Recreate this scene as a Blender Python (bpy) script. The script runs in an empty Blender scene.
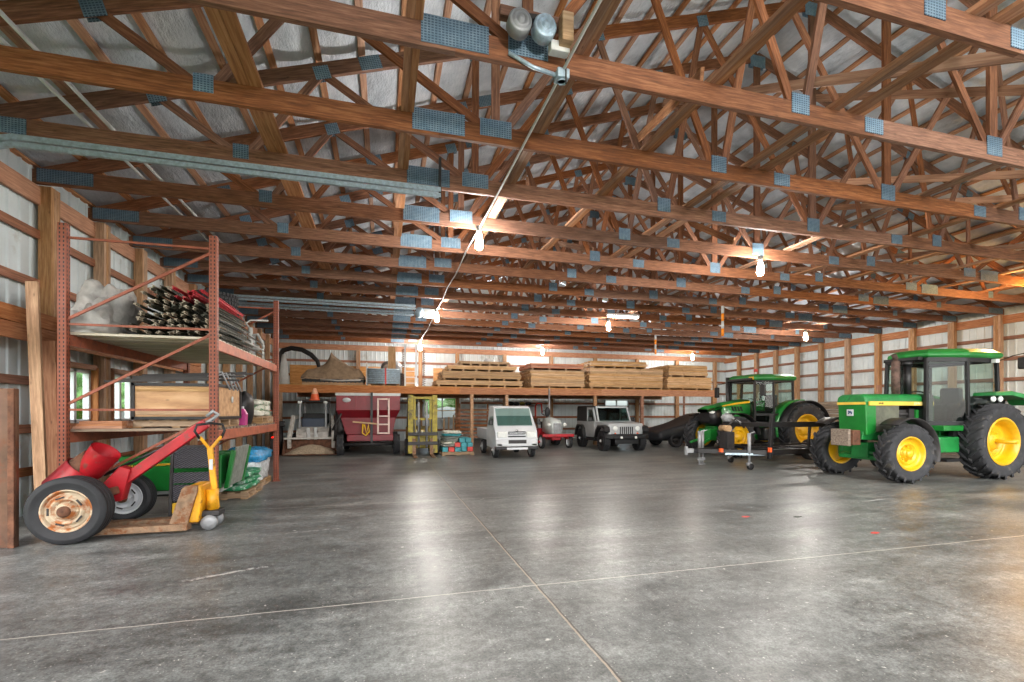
import bpy, bmesh, math, random
from mathutils import Vector, Matrix, noise as mnoise
random.seed(7)
SC = bpy.context.scene
COL = SC.collection
PI = math.pi
V = Vector
H = 1.55                                   # camera height
CAM_TH = math.atan(128/470.0)
CT, ST = math.cos(CAM_TH), math.sin(CAM_TH)

# ------------------------------------------------------------------ mesh builder
class MB:
    def __init__(self):
        self.v = []; self.f = []; self.m = []; self.sm = []; self.cur = 0
    def add(self, vs, fs, smooth=False):
        o = len(self.v)
        self.v += [tuple(p) for p in vs]
        for f in fs:
            self.f.append([i+o for i in f]); self.m.append(self.cur); self.sm.append(smooth)
        return self
    def box(self, c, s, rot=None, taper=1.0):
        x, y, z = s[0]/2, s[1]/2, s[2]/2
        vs = [V((-x,-y,-z)),V((x,-y,-z)),V((x,y,-z)),V((-x,y,-z)),
              V((-x*taper,-y*taper,z)),V((x*taper,-y*taper,z)),V((x*taper,y*taper,z)),V((-x*taper,y*taper,z))]
        if rot is not None: vs = [rot @ p for p in vs]
        c = V(c)
        return self.add([p+c for p in vs], [(3,2,1,0),(4,5,6,7),(0,1,5,4),(1,2,6,5),(2,3,7,6),(3,0,4,7)])
    def bb(self, x0, x1, y0, y1, z0, z1):
        return self.box(((x0+x1)/2,(y0+y1)/2,(z0+z1)/2),(abs(x1-x0),abs(y1-y0),abs(z1-z0)))
    def bar(self, p0, p1, w, h, up=(0,0,1)):
        p0, p1 = V(p0), V(p1); d = p1-p0; L = d.length
        if L < 1e-6: return self
        x = d/L; up = V(up)
        if abs(x.dot(up)) > .98: up = V((0,1,0))
        y = up.cross(x).normalized(); z = x.cross(y)
        return self.box((p0+p1)/2, (L,w,h), Matrix((x,y,z)).transposed())
    def prism(self, pts, axis, a, b, smooth=False):
        # pts 2d polygon in the plane normal to axis ('x': (y,z), 'y': (x,z), 'z': (x,y))
        def mk(p, t):
            return {'x':(t,p[0],p[1]),'y':(p[0],t,p[1]),'z':(p[0],p[1],t)}[axis]
        n = len(pts)
        vs = [mk(p,a) for p in pts]+[mk(p,b) for p in pts]
        fs = [tuple(range(n)), tuple(range(2*n-1,n-1,-1))]
        fs += [((i+1)%n, i, n+i, n+(i+1)%n) for i in range(n)]
        return self.add(vs, fs, smooth)
    def frame(self, d):
        d = V(d).normalized(); a = V((0,0,1)) if abs(d.z) < .9 else V((1,0,0))
        x = a.cross(d).normalized(); return x, d.cross(x)
    def cyl(self, p0, p1, r0, r1=None, n=12, caps=True):
        r1 = r0 if r1 is None else r1
        p0, p1 = V(p0), V(p1); x, y = self.frame(p1-p0)
        cs = [(math.cos(2*PI*i/n), math.sin(2*PI*i/n)) for i in range(n)]
        vs = [p0+(x*c+y*s)*r0 for c,s in cs]+[p1+(x*c+y*s)*r1 for c,s in cs]
        self.add(vs, [(i,(i+1)%n,n+(i+1)%n,n+i) for i in range(n)], True)
        if caps:
            self.add(vs[:n],[tuple(range(n-1,-1,-1))]); self.add(vs[n:],[tuple(range(n))])
        return self
    def tube(self, pts, r, n=8):
        pts = [V(p) for p in pts]; rs = r if isinstance(r,(list,tuple)) else [r]*len(pts)
        rings = []; px = None
        for i,p in enumerate(pts):
            d = (pts[min(i+1,len(pts)-1)]-pts[max(i-1,0)]).normalized()
            if px is None: x, y = self.frame(d)
            else:
                x = (px-d*px.dot(d)).normalized(); y = d.cross(x)
            px = x
            rings.append([p+(x*math.cos(2*PI*k/n)+y*math.sin(2*PI*k/n))*rs[i] for k in range(n)])
        vs = [q for rg in rings for q in rg]
        fs = [(i*n+k,i*n+(k+1)%n,(i+1)*n+(k+1)%n,(i+1)*n+k) for i in range(len(pts)-1) for k in range(n)]
        self.add(vs, fs, True)
        self.add(rings[0],[tuple(range(n-1,-1,-1))]); self.add(rings[-1],[tuple(range(n))])
        return self
    def lathe(self, prof, c=(0,0,0), axis='z', n=24, a0=0, a1=2*PI):
        full = abs(a1-a0-2*PI) < 1e-6; m = n if full else n+1
        vs = []
        for t, r in prof:
            for k in range(m):
                a = a0+(a1-a0)*k/n; u, w = r*math.cos(a), r*math.sin(a)
                p = {'z':(u,w,t),'y':(u,t,w),'x':(t,u,w)}[axis]
                vs.append((p[0]+c[0],p[1]+c[1],p[2]+c[2]))
        fs = []
        for i in range(len(prof)-1):
            for k in range(n):
                k2 = (k+1)%m
                fs.append((i*m+k,i*m+k2,(i+1)*m+k2,(i+1)*m+k))
        return self.add(vs, fs, True)
    def loft(self, secs, smooth=False, caps=True):
        n = len(secs[0]); vs = [p for s in secs for p in s]
        fs = [(i*n+k,i*n+(k+1)%n,(i+1)*n+(k+1)%n,(i+1)*n+k) for i in range(len(secs)-1) for k in range(n)]
        self.add(vs, fs, smooth)
        if caps:
            self.add(secs[0],[tuple(range(n-1,-1,-1))]); self.add(secs[-1],[tuple(range(n))])
        return self
    def blob(self, c, s, seed=0, amp=.15, freq=2.0, nu=20, nv=12, e=1.0, flat=None):
        # lumpy superellipsoid; e<1 boxier
        vs = []
        for j in range(nv+1):
            ph = -PI/2+PI*j/nv
            for i in range(nu):
                th = 2*PI*i/nu
                f = lambda q: math.copysign(abs(q)**e, q)
                p = V((f(math.cos(ph))*f(math.cos(th)), f(math.cos(ph))*f(math.sin(th)), f(math.sin(ph))))
                k = 1+amp*mnoise.noise(p*freq+V((seed*3.1,seed*1.7,seed)))
                q = V((p.x*s[0]*k, p.y*s[1]*k, p.z*s[2]*k))
                if flat is not None and q.z < flat: q.z = flat
                vs.append((q.x+c[0],q.y+c[1],q.z+c[2]))
        fs = [(j*nu+i,j*nu+(i+1)%nu,(j+1)*nu+(i+1)%nu,(j+1)*nu+i) for j in range(nv) for i in range(nu)]
        return self.add(vs, fs, True)
    def xf(self, M, start=0):
        self.v = self.v[:start]+[tuple(M @ V(p)) for p in self.v[start:]]
        return self
    def build(self, name, mats, parent=None, loc=None, rot=None, bevel=0, seg=2, sub=0, label=None, cat=None, group=None, kind=None):
        me = bpy.data.meshes.new(name)
        me.from_pydata(self.v, [], self.f)
        if not isinstance(mats,(list,tuple)): mats = [mats]
        for m in mats: me.materials.append(m)
        me.polygons.foreach_set('material_index', self.m)
        me.polygons.foreach_set('use_smooth', self.sm)
        bm = bmesh.new(); bm.from_mesh(me)
        bmesh.ops.remove_doubles(bm, verts=bm.verts, dist=1e-5)
        bmesh.ops.recalc_face_normals(bm, faces=bm.faces)
        bm.to_mesh(me); bm.free()
        me.update()
        o = bpy.data.objects.new(name, me); COL.objects.link(o)
        if parent: o.parent = parent
        if loc: o.location = loc
        if rot: o.rotation_euler = rot
        if bevel:
            b = o.modifiers.new('b','BEVEL'); b.width = bevel; b.segments = seg; b.limit_method = 'ANGLE'; b.angle_limit = .6; b.harden_normals = False
        if sub:
            s = o.modifiers.new('s','SUBSURF'); s.levels = sub; s.render_levels = sub
        return tag(o, label, cat, group, kind)

def tag(o, label=None, cat=None, group=None, kind=None):
    if label: o['label'] = label
    if cat: o['category'] = cat
    if group: o['group'] = group
    if kind: o['kind'] = kind
    return o
def thing(name, label, cat, loc=(0,0,0), rz=0, group=None):
    o = bpy.data.objects.new(name, None); COL.objects.link(o)
    o.empty_display_size = .1
    o.location = loc; o.rotation_euler = (0,0,rz)
    return tag(o, label, cat, group)
def dup(root, loc=None, rz=None, label=None, group=None):
    r = root.copy(); COL.objects.link(r)
    if loc is not None: r.location = loc
    if rz is not None: r.rotation_euler = (0,0,rz)
    if label: r['label'] = label
    if group: r['group'] = group
    for ch in list(root.children):
        c = ch.copy(); COL.objects.link(c); c.parent = r
        for g in list(ch.children):
            d = g.copy(); COL.objects.link(d); d.parent = c
    return r
def board(name, p0, p1, w, h, mat, parent=None, up=(0,0,1), bevel=0, **k):
    """a plank with its own local X along its length"""
    p0, p1 = V(p0), V(p1); d = p1-p0; L = d.length; x = d/L; up = V(up)
    if abs(x.dot(up)) > .98: up = V((1,0,0))
    y = up.cross(x).normalized(); z = x.cross(y)
    o = MB().box((0,0,0),(L,w,h)).build(name, mat, parent, bevel=bevel, **k)
    o.matrix_local = Matrix.Translation((p0+p1)/2) @ Matrix((x,y,z)).transposed().to_4x4()
    return o
ORD = ['first','second','third','fourth','fifth','sixth','seventh','eighth','ninth','tenth','eleventh','twelfth','thirteenth','fourteenth','fifteenth','sixteenth','seventeenth','eighteenth']

# ------------------------------------------------------------------ materials
def lin(c):
    return tuple(((x/255)/12.92 if x/255 <= .04045 else ((x/255+.055)/1.055)**2.4) for x in c)
def new_mat(name):
    m = bpy.data.materials.new(name); m.use_nodes = True
    nt = m.node_tree; b = nt.nodes['Principled BSDF']
    return m, nt, b
def N(nt, t, **k):
    n = nt.nodes.new(t)
    for a, v in k.items():
        if a.startswith('i_'):
            key = a[2:]; key = int(key) if key.isdigit() else key.replace('_',' ')
            n.inputs[key].default_value = v
        else: setattr(n, a, v)
    return n
def ramp(nt, stops, fac):
    r = nt.nodes.new('ShaderNodeValToRGB'); e = r.color_ramp.elements
    while len(e) < len(stops): e.new(.5)
    for el, (p, c) in zip(e, stops):
        el.position = p; el.color = (*lin(c), 1)
    nt.links.new(fac, r.inputs[0]); return r.outputs[0]
def mix(nt, fac, a, b, mode='MIX'):
    n = nt.nodes.new('ShaderNodeMix'); n.data_type = 'RGBA'; n.blend_type = mode; n.clamp_factor = True
    for s, x in ((n.inputs[0],fac),(n.inputs[6],a),(n.inputs[7],b)):
        if hasattr(x,'is_linked'): nt.links.new(x, s)
        elif isinstance(x,(int,float)): s.default_value = x
        else: s.default_value = (*lin(x),1)
    return n.outputs[2]
def fmath(nt, op, a, b=None):
    n = nt.nodes.new('ShaderNodeMath'); n.operation = op
    for i, x in enumerate((a,b)):
        if x is None: continue
        if hasattr(x,'is_linked'): nt.links.new(x, n.inputs[i])
        else: n.inputs[i].default_value = x
    return n.outputs[0]
def coords(nt, scale=(1,1,1), rnd=True, kind='Object'):
    tc = N(nt,'ShaderNodeTexCoord'); mp = N(nt,'ShaderNodeMapping'); mp.inputs['Scale'].default_value = scale
    nt.links.new(tc.outputs[kind], mp.inputs[0])
    if rnd:
        oi = N(nt,'ShaderNodeObjectInfo'); s = fmath(nt,'MULTIPLY',oi.outputs['Random'],37.0)
        c = N(nt,'ShaderNodeCombineXYZ')
        for i in range(3): nt.links.new(s, c.inputs[i])
        nt.links.new(c.outputs[0], mp.inputs['Location'])
        return mp.outputs[0], oi.outputs['Random']
    return mp.outputs[0], None
def bump(nt, b, h, strength=.3, dist=.01):
    n = N(nt,'ShaderNodeBump', i_Strength=strength, i_Distance=dist)
    nt.links.new(h, n.inputs['Height']); nt.links.new(n.outputs[0], b.inputs['Normal'])
def noise(nt, vec, scale, detail=3, rough=.55):
    n = N(nt,'ShaderNodeTexNoise', i_Scale=scale, i_Detail=detail, i_Roughness=rough)
    nt.links.new(vec, n.inputs['Vector']); return n.outputs['Fac']
def wood(name, dark, mid, light, grain=(.8,14,14), rough=.7, spread=.25, knots=.5):
    m, nt, b = new_mat(name)
    v, rnd = coords(nt, grain)
    n1 = noise(nt, v, 2.2, 5, .62)
    col = ramp(nt, [(.28,dark),(.5,mid),(.72,light)], n1)
    v2, _ = coords(nt, (2.2,6,6)); vo = N(nt,'ShaderNodeTexVoronoi', i_Scale=1.6); nt.links.new(v2, vo.inputs['Vector'])
    k = ramp(nt, [(.04,(255,255,255)),(.12,(0,0,0))], vo.outputs['Distance'])
    col = mix(nt, fmath(nt,'MULTIPLY',k,knots), col, tuple(int(x*.45) for x in dark))
    hs = N(nt,'ShaderNodeHueSaturation'); nt.links.new(col, hs.inputs['Color'])
    vr = N(nt,'ShaderNodeMapRange', i_3=1-spread, i_4=1+spread); nt.links.new(rnd, vr.inputs[0]); nt.links.new(vr.outputs[0], hs.inputs['Value'])
    r2 = fmath(nt,'FRACT',fmath(nt,'MULTIPLY',rnd,7.31)); sr = N(nt,'ShaderNodeMapRange', i_3=.8, i_4=1.12); nt.links.new(r2, sr.inputs[0]); nt.links.new(sr.outputs[0], hs.inputs['Saturation'])
    nt.links.new(hs.outputs[0], b.inputs['Base Color']); b.inputs['Roughness'].default_value = rough
    bump(nt, b, n1, .25, .006)
    return m
def paint(name, c, rough=.4, metal=0, var=.12, scale=3.0, dirt=None, dirt_amt=.0, dscale=4.0, spec=.5, coat=0, bmp=0, bscale=30):
    m, nt, b = new_mat(name)
    v, rnd = coords(nt)
    n1 = noise(nt, v, scale, 4, .6)
    lo = tuple(max(0,x*(1-var)) for x in c); hi = tuple(min(255,x*(1+var)) for x in c)
    col = ramp(nt, [(.3,lo),(.7,hi)], n1)
    if dirt:
        n2 = noise(nt, v, dscale, 6, .65)
        f = ramp(nt, [(.62-dirt_amt*.5,(0,0,0)),(.74-dirt_amt*.5,(255,255,255))], n2)
        col = mix(nt, f, col, dirt)
    nt.links.new(col, b.inputs['Base Color'])
    b.inputs['Roughness'].default_value = rough; b.inputs['Metallic'].default_value = metal
    b.inputs['Specular IOR Level'].default_value = spec
    if coat: b.inputs['Coat Weight'].default_value = coat; b.inputs['Coat Roughness'].default_value = .1
    if bmp:
        n3 = noise(nt, v, bscale, 3, .6); bump(nt, b, n3, bmp, .02)
    return m
def emit(name, c, s):
    m, nt, b = new_mat(name)
    b.inputs['Base Color'].default_value = (*lin(c),1); b.inputs['Emission Color'].default_value = (*lin(c),1); b.inputs['Emission Strength'].default_value = s
    return m
def glass(name, c=(225,235,235), rough=.03, trans=.85):
    m, nt, b = new_mat(name)
    nt.nodes.remove(b); out = nt.nodes['Material Output']
    g = N(nt,'ShaderNodeBsdfGlossy', i_Roughness=rough); t = N(nt,'ShaderNodeBsdfTransparent'); t.inputs[0].default_value = (*lin(c),1)
    fr = N(nt,'ShaderNodeFresnel', i_IOR=1.5); mx = N(nt,'ShaderNodeMixShader')
    ge = N(nt,'ShaderNodeNewGeometry'); f2 = fmath(nt,'MULTIPLY',fr.outputs[0],fmath(nt,'SUBTRACT',1.0,ge.outputs['Backfacing']))
    nt.links.new(f2, mx.inputs[0]); nt.links.new(t.outputs[0], mx.inputs[1]); nt.links.new(g.outputs[0], mx.inputs[2]); nt.links.new(mx.outputs[0], out.inputs[0])
    return m

M = {}
M['truss'] = wood('truss_wood',(90,54,34),(132,82,52),(166,114,80), grain=(1.6,22,22), spread=.22)
M['brace'] = wood('brace_wood',(128,84,56),(168,118,82),(196,150,112), spread=.2)
M['post'] = wood('post_wood',(132,98,68),(170,130,94),(200,162,124), grain=(1.4,16,16), spread=.16)
M['girt'] = wood('girt_wood',(104,64,44),(146,94,66),(176,124,92), spread=.18)
M['header'] = wood('header_wood',(138,88,56),(174,116,78),(198,146,106), grain=(1.4,18,18), spread=.15)
M['lumber'] = wood('fresh_lumber',(150,112,72),(196,156,108),(222,188,144), spread=.2, knots=.35)
M['oldwood'] = wood('old_wood',(96,82,68),(136,120,104),(170,154,136), spread=.25)
M['pallet'] = wood('pallet_wood',(128,98,66),(170,136,98),(196,166,128), spread=.2)
M['ply'] = wood('plywood',(164,112,62),(196,146,90),(214,170,116), grain=(1,5,5), spread=.1, knots=.6)
M['white_steel'] = paint('white_steel',(202,213,217),.45,0,.04,2,dirt=(176,178,174),dirt_amt=.05,dscale=1.5)
M['grey_steel'] = paint('grey_steel',(150,152,154),.45,.3,.1,5)
M['galv'] = paint('galvanised',(168,188,202),.35,.3,.12,18)
M['black'] = paint('black_paint',(19,19,21),.45,0,.2,5)
M['dark'] = paint('dark_metal',(48,46,46),.5,.2,.25,6)
M['rubber'] = paint('tyre_rubber',(44,45,48),.75,0,.22,6,dirt=(88,84,78),dirt_amt=.06,dscale=5)
M['rubber_clean'] = paint('car_tyre_rubber',(36,37,40),.7,0,.15,6)
M['jd_green'] = paint('tractor_green',(26,118,46),.3,0,.12,2,coat=.3)
M['jd_old'] = paint('worn_tractor_green',(30,122,58),.35,0,.14,3,dirt=(34,72,38),dirt_amt=.05,dscale=6,coat=.2)
M['jd_yellow'] = paint('tractor_yellow',(214,166,20),.35,0,.08,3,dirt=(190,150,40),dirt_amt=.02)
M['red'] = paint('implement_red',(172,28,38),.4,0,.15,3,dirt=(120,70,64),dirt_amt=.08,dscale=8)
M['wagon_red'] = paint('wagon_red',(124,18,32),.4,0,.12,2,dirt=(110,50,50),dirt_amt=.04)
M['rust'] = paint('rust',(104,70,52),.85,.1,.3,8,dirt=(80,48,34),dirt_amt=.1)
M['rustlight'] = paint('rusty_cream',(192,174,148),.6,.1,.1,9,dirt=(170,100,48),dirt_amt=.3,dscale=7)
M['rack'] = paint('rack_orange',(146,78,54),.5,.1,.12,6,dirt=(122,72,56),dirt_amt=.12,dscale=9)
M['rackbeam'] = paint('rack_beam_salmon',(176,100,74),.5,.1,.12,6,dirt=(150,90,78),dirt_amt=.1,dscale=9)
M['yellow_jack'] = paint('pallet_jack_yellow',(222,158,28),.4,0,.12,6,dirt=(140,92,34),dirt_amt=.1,dscale=9)
M['fork'] = paint('fork_rust',(138,112,88),.7,.2,.18,9,dirt=(126,78,44),dirt_amt=.25,dscale=10)
M['lift_yellow'] = paint('forklift_yellow',(158,142,44),.5,0,.2,6,dirt=(84,74,44),dirt_amt=.15)
M['white'] = paint('white_paint',(206,209,212),.3,0,.03,2,coat=.3)
M['silver'] = paint('silver_paint',(176,180,182),.3,.2,.05,2,coat=.4)
M['chrome'] = paint('chrome',(210,212,214),.15,.9,.05,4)
M['plastic_grey'] = paint('grey_plastic',(196,198,196),.5,0,.06,4)
M['tarp'] = paint('beige_tarp',(150,128,104),.85,0,.12,5,bmp=.4,bscale=14)
M['cover'] = paint('black_car_cover',(34,36,40),.5,0,.15,4,bmp=.3,bscale=12)
M['sheet'] = paint('grey_plastic_sheet',(176,174,170),.5,0,.12,6,bmp=.5,bscale=12)
M['clearwrap'] = paint('clear_wrap',(208,214,216),.18,0,.14,14,bmp=.7,bscale=22)
M['bluewrap'] = paint('blue_wrap',(42,136,186),.25,0,.25,12,bmp=.7,bscale=20)
M['sky_blue'] = paint('teal_paint',(60,150,160),.5,0,.1,5)
M['coral'] = paint('coral_paint',(206,70,60),.5,0,.1,5)
M['orange'] = paint('orange_plastic',(232,98,48),.45,0,.1,5)
M['hiviz'] = paint('orange_marker',(240,140,20),.45,0,.05,5)
M['magenta'] = paint('magenta_fluid',(196,70,140),.3,0,.08,5)
M['bag_white'] = paint('feed_bag',(206,204,190),.6,0,.1,10,dirt=(60,130,80),dirt_amt=.2,dscale=7,bmp=.4,bscale=16)
M['bag_green'] = paint('green_feed_bag',(40,130,84),.45,0,.15,10,dirt=(206,220,210),dirt_amt=.15,dscale=8,bmp=.4,bscale=16)
M['bag_grey'] = paint('grey_feed_bag',(132,136,128),.6,0,.14,10,bmp=.4,bscale=16)
M['sand'] = paint('sand',(176,158,134),.95,0,.14,20,bmp=.6,bscale=40)
M['concrete_white'] = paint('dusty_white',(196,192,184),.7,0,.12,6,dirt=(150,140,126),dirt_amt=.1)
M['glass'] = glass('cab_glass',(238,246,243),.03,.8)
M['winglass'] = glass('window_glass',(240,246,246),.02,.93)
M['carglass'] = glass('windscreen_glass',(196,212,208),.04,.72)
M['lens'] = paint('lamp_lens',(226,230,226),.12,0,.05,10)
M['lampglow'] = emit('bulb_glow',(255,248,240),720)
M['warmglow'] = emit('warm_bulb_glow',(255,190,110),760)
M['tubeglow'] = emit('tube_glow',(250,252,255),14)
M['redlamp'] = emit('red_lamp',(255,30,20),2.5)
M['tdark'] = paint('fence_post_green',(62,64,54),.6,.1,.3,20,dirt=(120,112,96),dirt_amt=.15,dscale=20)
M['tpale'] = paint('fence_post_tip_grey',(164,154,136),.6,.1,.2,20)
M['tred'] = paint('fence_post_red',(176,36,48),.6,.1,.2,20)
M['txt_dark'] = paint('letter_dark',(40,52,34),.5,0,.02)
M['txt_white'] = paint('letter_white',(226,226,210),.5,0,.02)
M['rustpanel'] = paint('rusty_sheet',(98,70,54),.45,.3,.2,3,dirt=(104,62,40),dirt_amt=.2,dscale=4)

def plate_mat():
    m, nt, b = new_mat('truss_plate')
    v, rnd = coords(nt, (1,1,1), False)
    br = N(nt,'ShaderNodeTexBrick', i_Scale=1.0)
    br.inputs['Brick Width'].default_value = .034; br.inputs['Row Height'].default_value = .026; br.inputs['Mortar Size'].default_value = .006
    br.offset = 0
    mp = N(nt,'ShaderNodeMapping'); mp.inputs['Rotation'].default_value = (PI/2,0,0); nt.links.new(v, mp.inputs[0]); nt.links.new(mp.outputs[0], br.inputs['Vector'])
    n1 = noise(nt, v, 9, 4, .6)
    base = ramp(nt, [(.3,(104,138,162)),(.7,(166,190,206))], n1)
    col = mix(nt, fmath(nt,'MULTIPLY',br.outputs['Fac'],.6), (62,86,106), base)
    oi = N(nt,'ShaderNodeObjectInfo'); hs = N(nt,'ShaderNodeHueSaturation'); vr = N(nt,'ShaderNodeMapRange', i_3=.75, i_4=1.25)
    nt.links.new(oi.outputs['Random'], vr.inputs[0]); nt.links.new(vr.outputs[0], hs.inputs['Value']); nt.links.new(col, hs.inputs['Color'])
    nt.links.new(hs.outputs[0], b.inputs['Base Color'])
    b.inputs['Metallic'].default_value = .1; b.inputs['Roughness'].default_value = .5
    bump(nt, b, br.outputs['Fac'], .4, .004)
    return m
M['plate'] = plate_mat()

def floor_mat():
    m, nt, b = new_mat('polished_concrete')
    v, _ = coords(nt, (1,1,1), False)
    n1 = noise(nt, v, .55, 6, .6); n2 = noise(nt, v, 3.2, 8, .7)
    vs, _ = coords(nt, (.35,1.6,1), False); n3 = noise(nt, vs, 1.3, 6, .65)
    n5 = noise(nt, v, 14, 6, .75); n6 = noise(nt, v, 60, 3, .7); n7 = noise(nt, v, .22, 4, .6)
    g_ = lambda lo, hi, n_: ramp(nt, [(lo,(0,0,0)),((lo+hi)/2,(188,188,188)),(hi,(255,255,255))], n_)
    base = N(nt,'ShaderNodeRGB'); base.outputs[0].default_value = (*lin((113,116,114)),1); col = base.outputs[0]
    for n_, lo, hi, fac in ((n7,.26,.74,.30),(n1,.30,.70,.30),(n2,.32,.70,.38),(n3,.34,.66,.34),(n5,.33,.67,.42),(n6,.34,.66,.32)):
        col = mix(nt, fac, col, g_(lo,hi,n_), 'OVERLAY')
    warm = ramp(nt, [(.45,(255,255,255)),(.75,(236,216,196))], n7); col = mix(nt, .3, col, warm, 'MULTIPLY')
    for sc, th, amt, lim in ((3.2,.075,.8,.7),(7.0,.085,.75,.6),(17.0,.12,.7,.6),(31.0,.16,.6,.5)):
        vo = N(nt,'ShaderNodeTexVoronoi', i_Scale=sc); nz = N(nt,'ShaderNodeTexNoise', i_Scale=sc*2.4, i_Detail=4)
        nt.links.new(v, nz.inputs['Vector'])
        va = N(nt,'ShaderNodeVectorMath', operation='MULTIPLY_ADD'); va.inputs[1].default_value = (1.4/sc*.5,)*3
        nt.links.new(nz.outputs['Color'], va.inputs[0]); nt.links.new(v, va.inputs[2]); nt.links.new(va.outputs[0], vo.inputs['Vector'])
        f = ramp(nt, [(th*.5,(255,255,255)),(th,(0,0,0))], vo.outputs['Distance'])
        g = N(nt,'ShaderNodeSeparateColor'); nt.links.new(vo.outputs['Color'], g.inputs[0])
        sel = fmath(nt,'GREATER_THAN',g.outputs[0],lim)
        f = fmath(nt,'MULTIPLY',fmath(nt,'MULTIPLY',f,sel),amt)
        col = mix(nt, f, col, (214,212,206))
    # long pale scuff and a few drag marks
    for (cx,cy,ang,hl,hw) in ((-1.45,5.08,.40,.52,.05),(8.3,6.3,.15,.6,.05),(2.6,7.4,-.5,.5,.02),(-.9,6.6,.1,.5,.02),(7.0,3.1,-.6,.14,.03)):
        mp = N(nt,'ShaderNodeMapping', vector_type='TEXTURE'); mp.inputs['Location'].default_value = (cx,cy,0); mp.inputs['Rotation'].default_value = (0,0,ang)
        nt.links.new(v, mp.inputs[0]); q = N(nt,'ShaderNodeSeparateXYZ'); nt.links.new(mp.outputs[0], q.inputs[0])
        du = fmath(nt,'DIVIDE',fmath(nt,'ABSOLUTE',q.outputs[0]),hl); dv = fmath(nt,'DIVIDE',fmath(nt,'ABSOLUTE',q.outputs[1]),hw)
        e = fmath(nt,'SUBTRACT',1.0,fmath(nt,'MAXIMUM',du,dv)); e = fmath(nt,'ADD',e,fmath(nt,'MULTIPLY',fmath(nt,'SUBTRACT',n5,.55),3.0))
        f = ramp(nt, [(.25,(0,0,0)),(.6,(255,255,255))], e)
        f = fmath(nt,'MULTIPLY',f,fmath(nt,'LESS_THAN',fmath(nt,'MAXIMUM',du,dv),1.0))
        col = mix(nt, fmath(nt,'MULTIPLY',f,.7), col, (206,206,204))
    # dark oil stains
    n4 = noise(nt, v, .9, 3, .5)
    st = ramp(nt, [(.66,(0,0,0)),(.8,(255,255,255))], n4)
    col = mix(nt, fmath(nt,'MULTIPLY',st,.5), col, (74,70,66))
    # saw-cut joints: world x = 0.02, 7.0 ..., y = 3.98, 10 ...
    sx = N(nt,'ShaderNodeSeparateXYZ'); nt.links.new(v, sx.inputs[0])
    wob = fmath(nt,'MULTIPLY',fmath(nt,'SUBTRACT',n2,.5),.03)
    def line(sock, p, w):
        d = fmath(nt,'ABSOLUTE',fmath(nt,'SUBTRACT',fmath(nt,'ADD',sock,wob),p))
        return fmath(nt,'LESS_THAN',d,w)
    for p in (1.31,8.6,15.9):
        col = mix(nt, fmath(nt,'MULTIPLY',line(sx.outputs[0],p,.009),fmath(nt,'ADD',n5,.3)), col, (172,158,140))
        col = mix(nt, fmath(nt,'MULTIPLY',line(sx.outputs[0],p+.013,.007),.85), col, (70,64,58))
    for p in (4.0,8.3,12.6,16.9):
        col = mix(nt, fmath(nt,'MULTIPLY',line(sx.outputs[1],p,.008),fmath(nt,'ADD',n5,.2)), col, (200,196,186))
    nt.links.new(col, b.inputs['Base Color'])
    r = ramp(nt, [(.3,(146,146,146)),(.7,(178,178,178))], n2); nt.links.new(r, b.inputs['Roughness'])
    b.inputs['Specular IOR Level'].default_value = .38
    bump(nt, b, n2, .12, .01)
    return m
M['floor'] = floor_mat()

def foil_mat():
    m, nt, b = new_mat('roof_insulation_foil')
    v, _ = coords(nt, (1,1,1), False)
    n1 = noise(nt, v, 1.2, 6, .65); n2 = noise(nt, v, 7, 4, .6)
    col = ramp(nt, [(.3,(158,168,180)),(.5,(196,206,216)),(.7,(226,232,240))], n1)
    nt.links.new(col, b.inputs['Base Color'])
    b.inputs['Metallic'].default_value = .12; b.inputs['Roughness'].default_value = .3
    vz, _ = coords(nt,(1,.35,1),False); n3 = noise(nt, vz, 3.5, 6, .7)
    bump(nt, b, n3, .9, .09)
    return m
M['foil'] = foil_mat()

# ------------------------------------------------------------------ camera, world, view
cam = bpy.data.cameras.new('camera'); camo = bpy.data.objects.new('camera', cam); COL.objects.link(camo)
cam.sensor_width = 36; cam.lens = 470/1024*36; cam.shift_y = 71/1024
camo.location = (0,0,H); camo.rotation_euler = (PI/2,0,-CAM_TH); cam.clip_end = 400; cam.clip_start = .05
SC.camera = camo
vs = SC.view_settings; vs.view_transform = 'Standard'; vs.look = 'None'; vs.gamma = 1; vs.use_curve_mapping = False; vs.exposure = 0.1
w = bpy.data.worlds.new('sky'); SC.world = w; w.use_nodes = True
nt = w.node_tree; bg = nt.nodes['Background']
sky = N(nt,'ShaderNodeTexSky'); sky.sky_type = 'NISHITA'; sky.sun_disc = False; sky.sun_elevation = math.radians(38); sky.sun_rotation = math.radians(200); sky.air_density = 1.0; sky.dust_density = 3.0
hs = N(nt,'ShaderNodeHueSaturation', i_Saturation=.35); nt.links.new(sky.outputs[0], hs.inputs['Color']); nt.links.new(hs.outputs[0], bg.inputs[0]); bg.inputs[1].default_value = .6
SC.cycles.max_bounces = 8; SC.cycles.diffuse_bounces = 5; SC.cycles.glossy_bounces = 3; SC.cycles.transparent_max_bounces = 12
SC.cycles.sample_clamp_indirect = 6; SC.cycles.use_denoising = True
SC.cycles.caustics_reflective = False; SC.cycles.caustics_refractive = False
# ------------------------------------------------------------------ building shell
XL, XR, YB, YF = -5.2, 21.6, 26.05, -4.0         # wall sheets, back, open front
XC = (XL+XR)/2
T0, TS = 4.58, 1.43
ZC = 5.05                                          # bottom of truss bottom chords
def TY(k): return T0+TS*k
def struct(name, mb, mat, **k): return mb.build(name, mat, kind='structure', **k)

struct('floor', MB().bb(XL-.1,XR+.1,YF-14,YB+.1,-.2,0), M['floor'])

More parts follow.
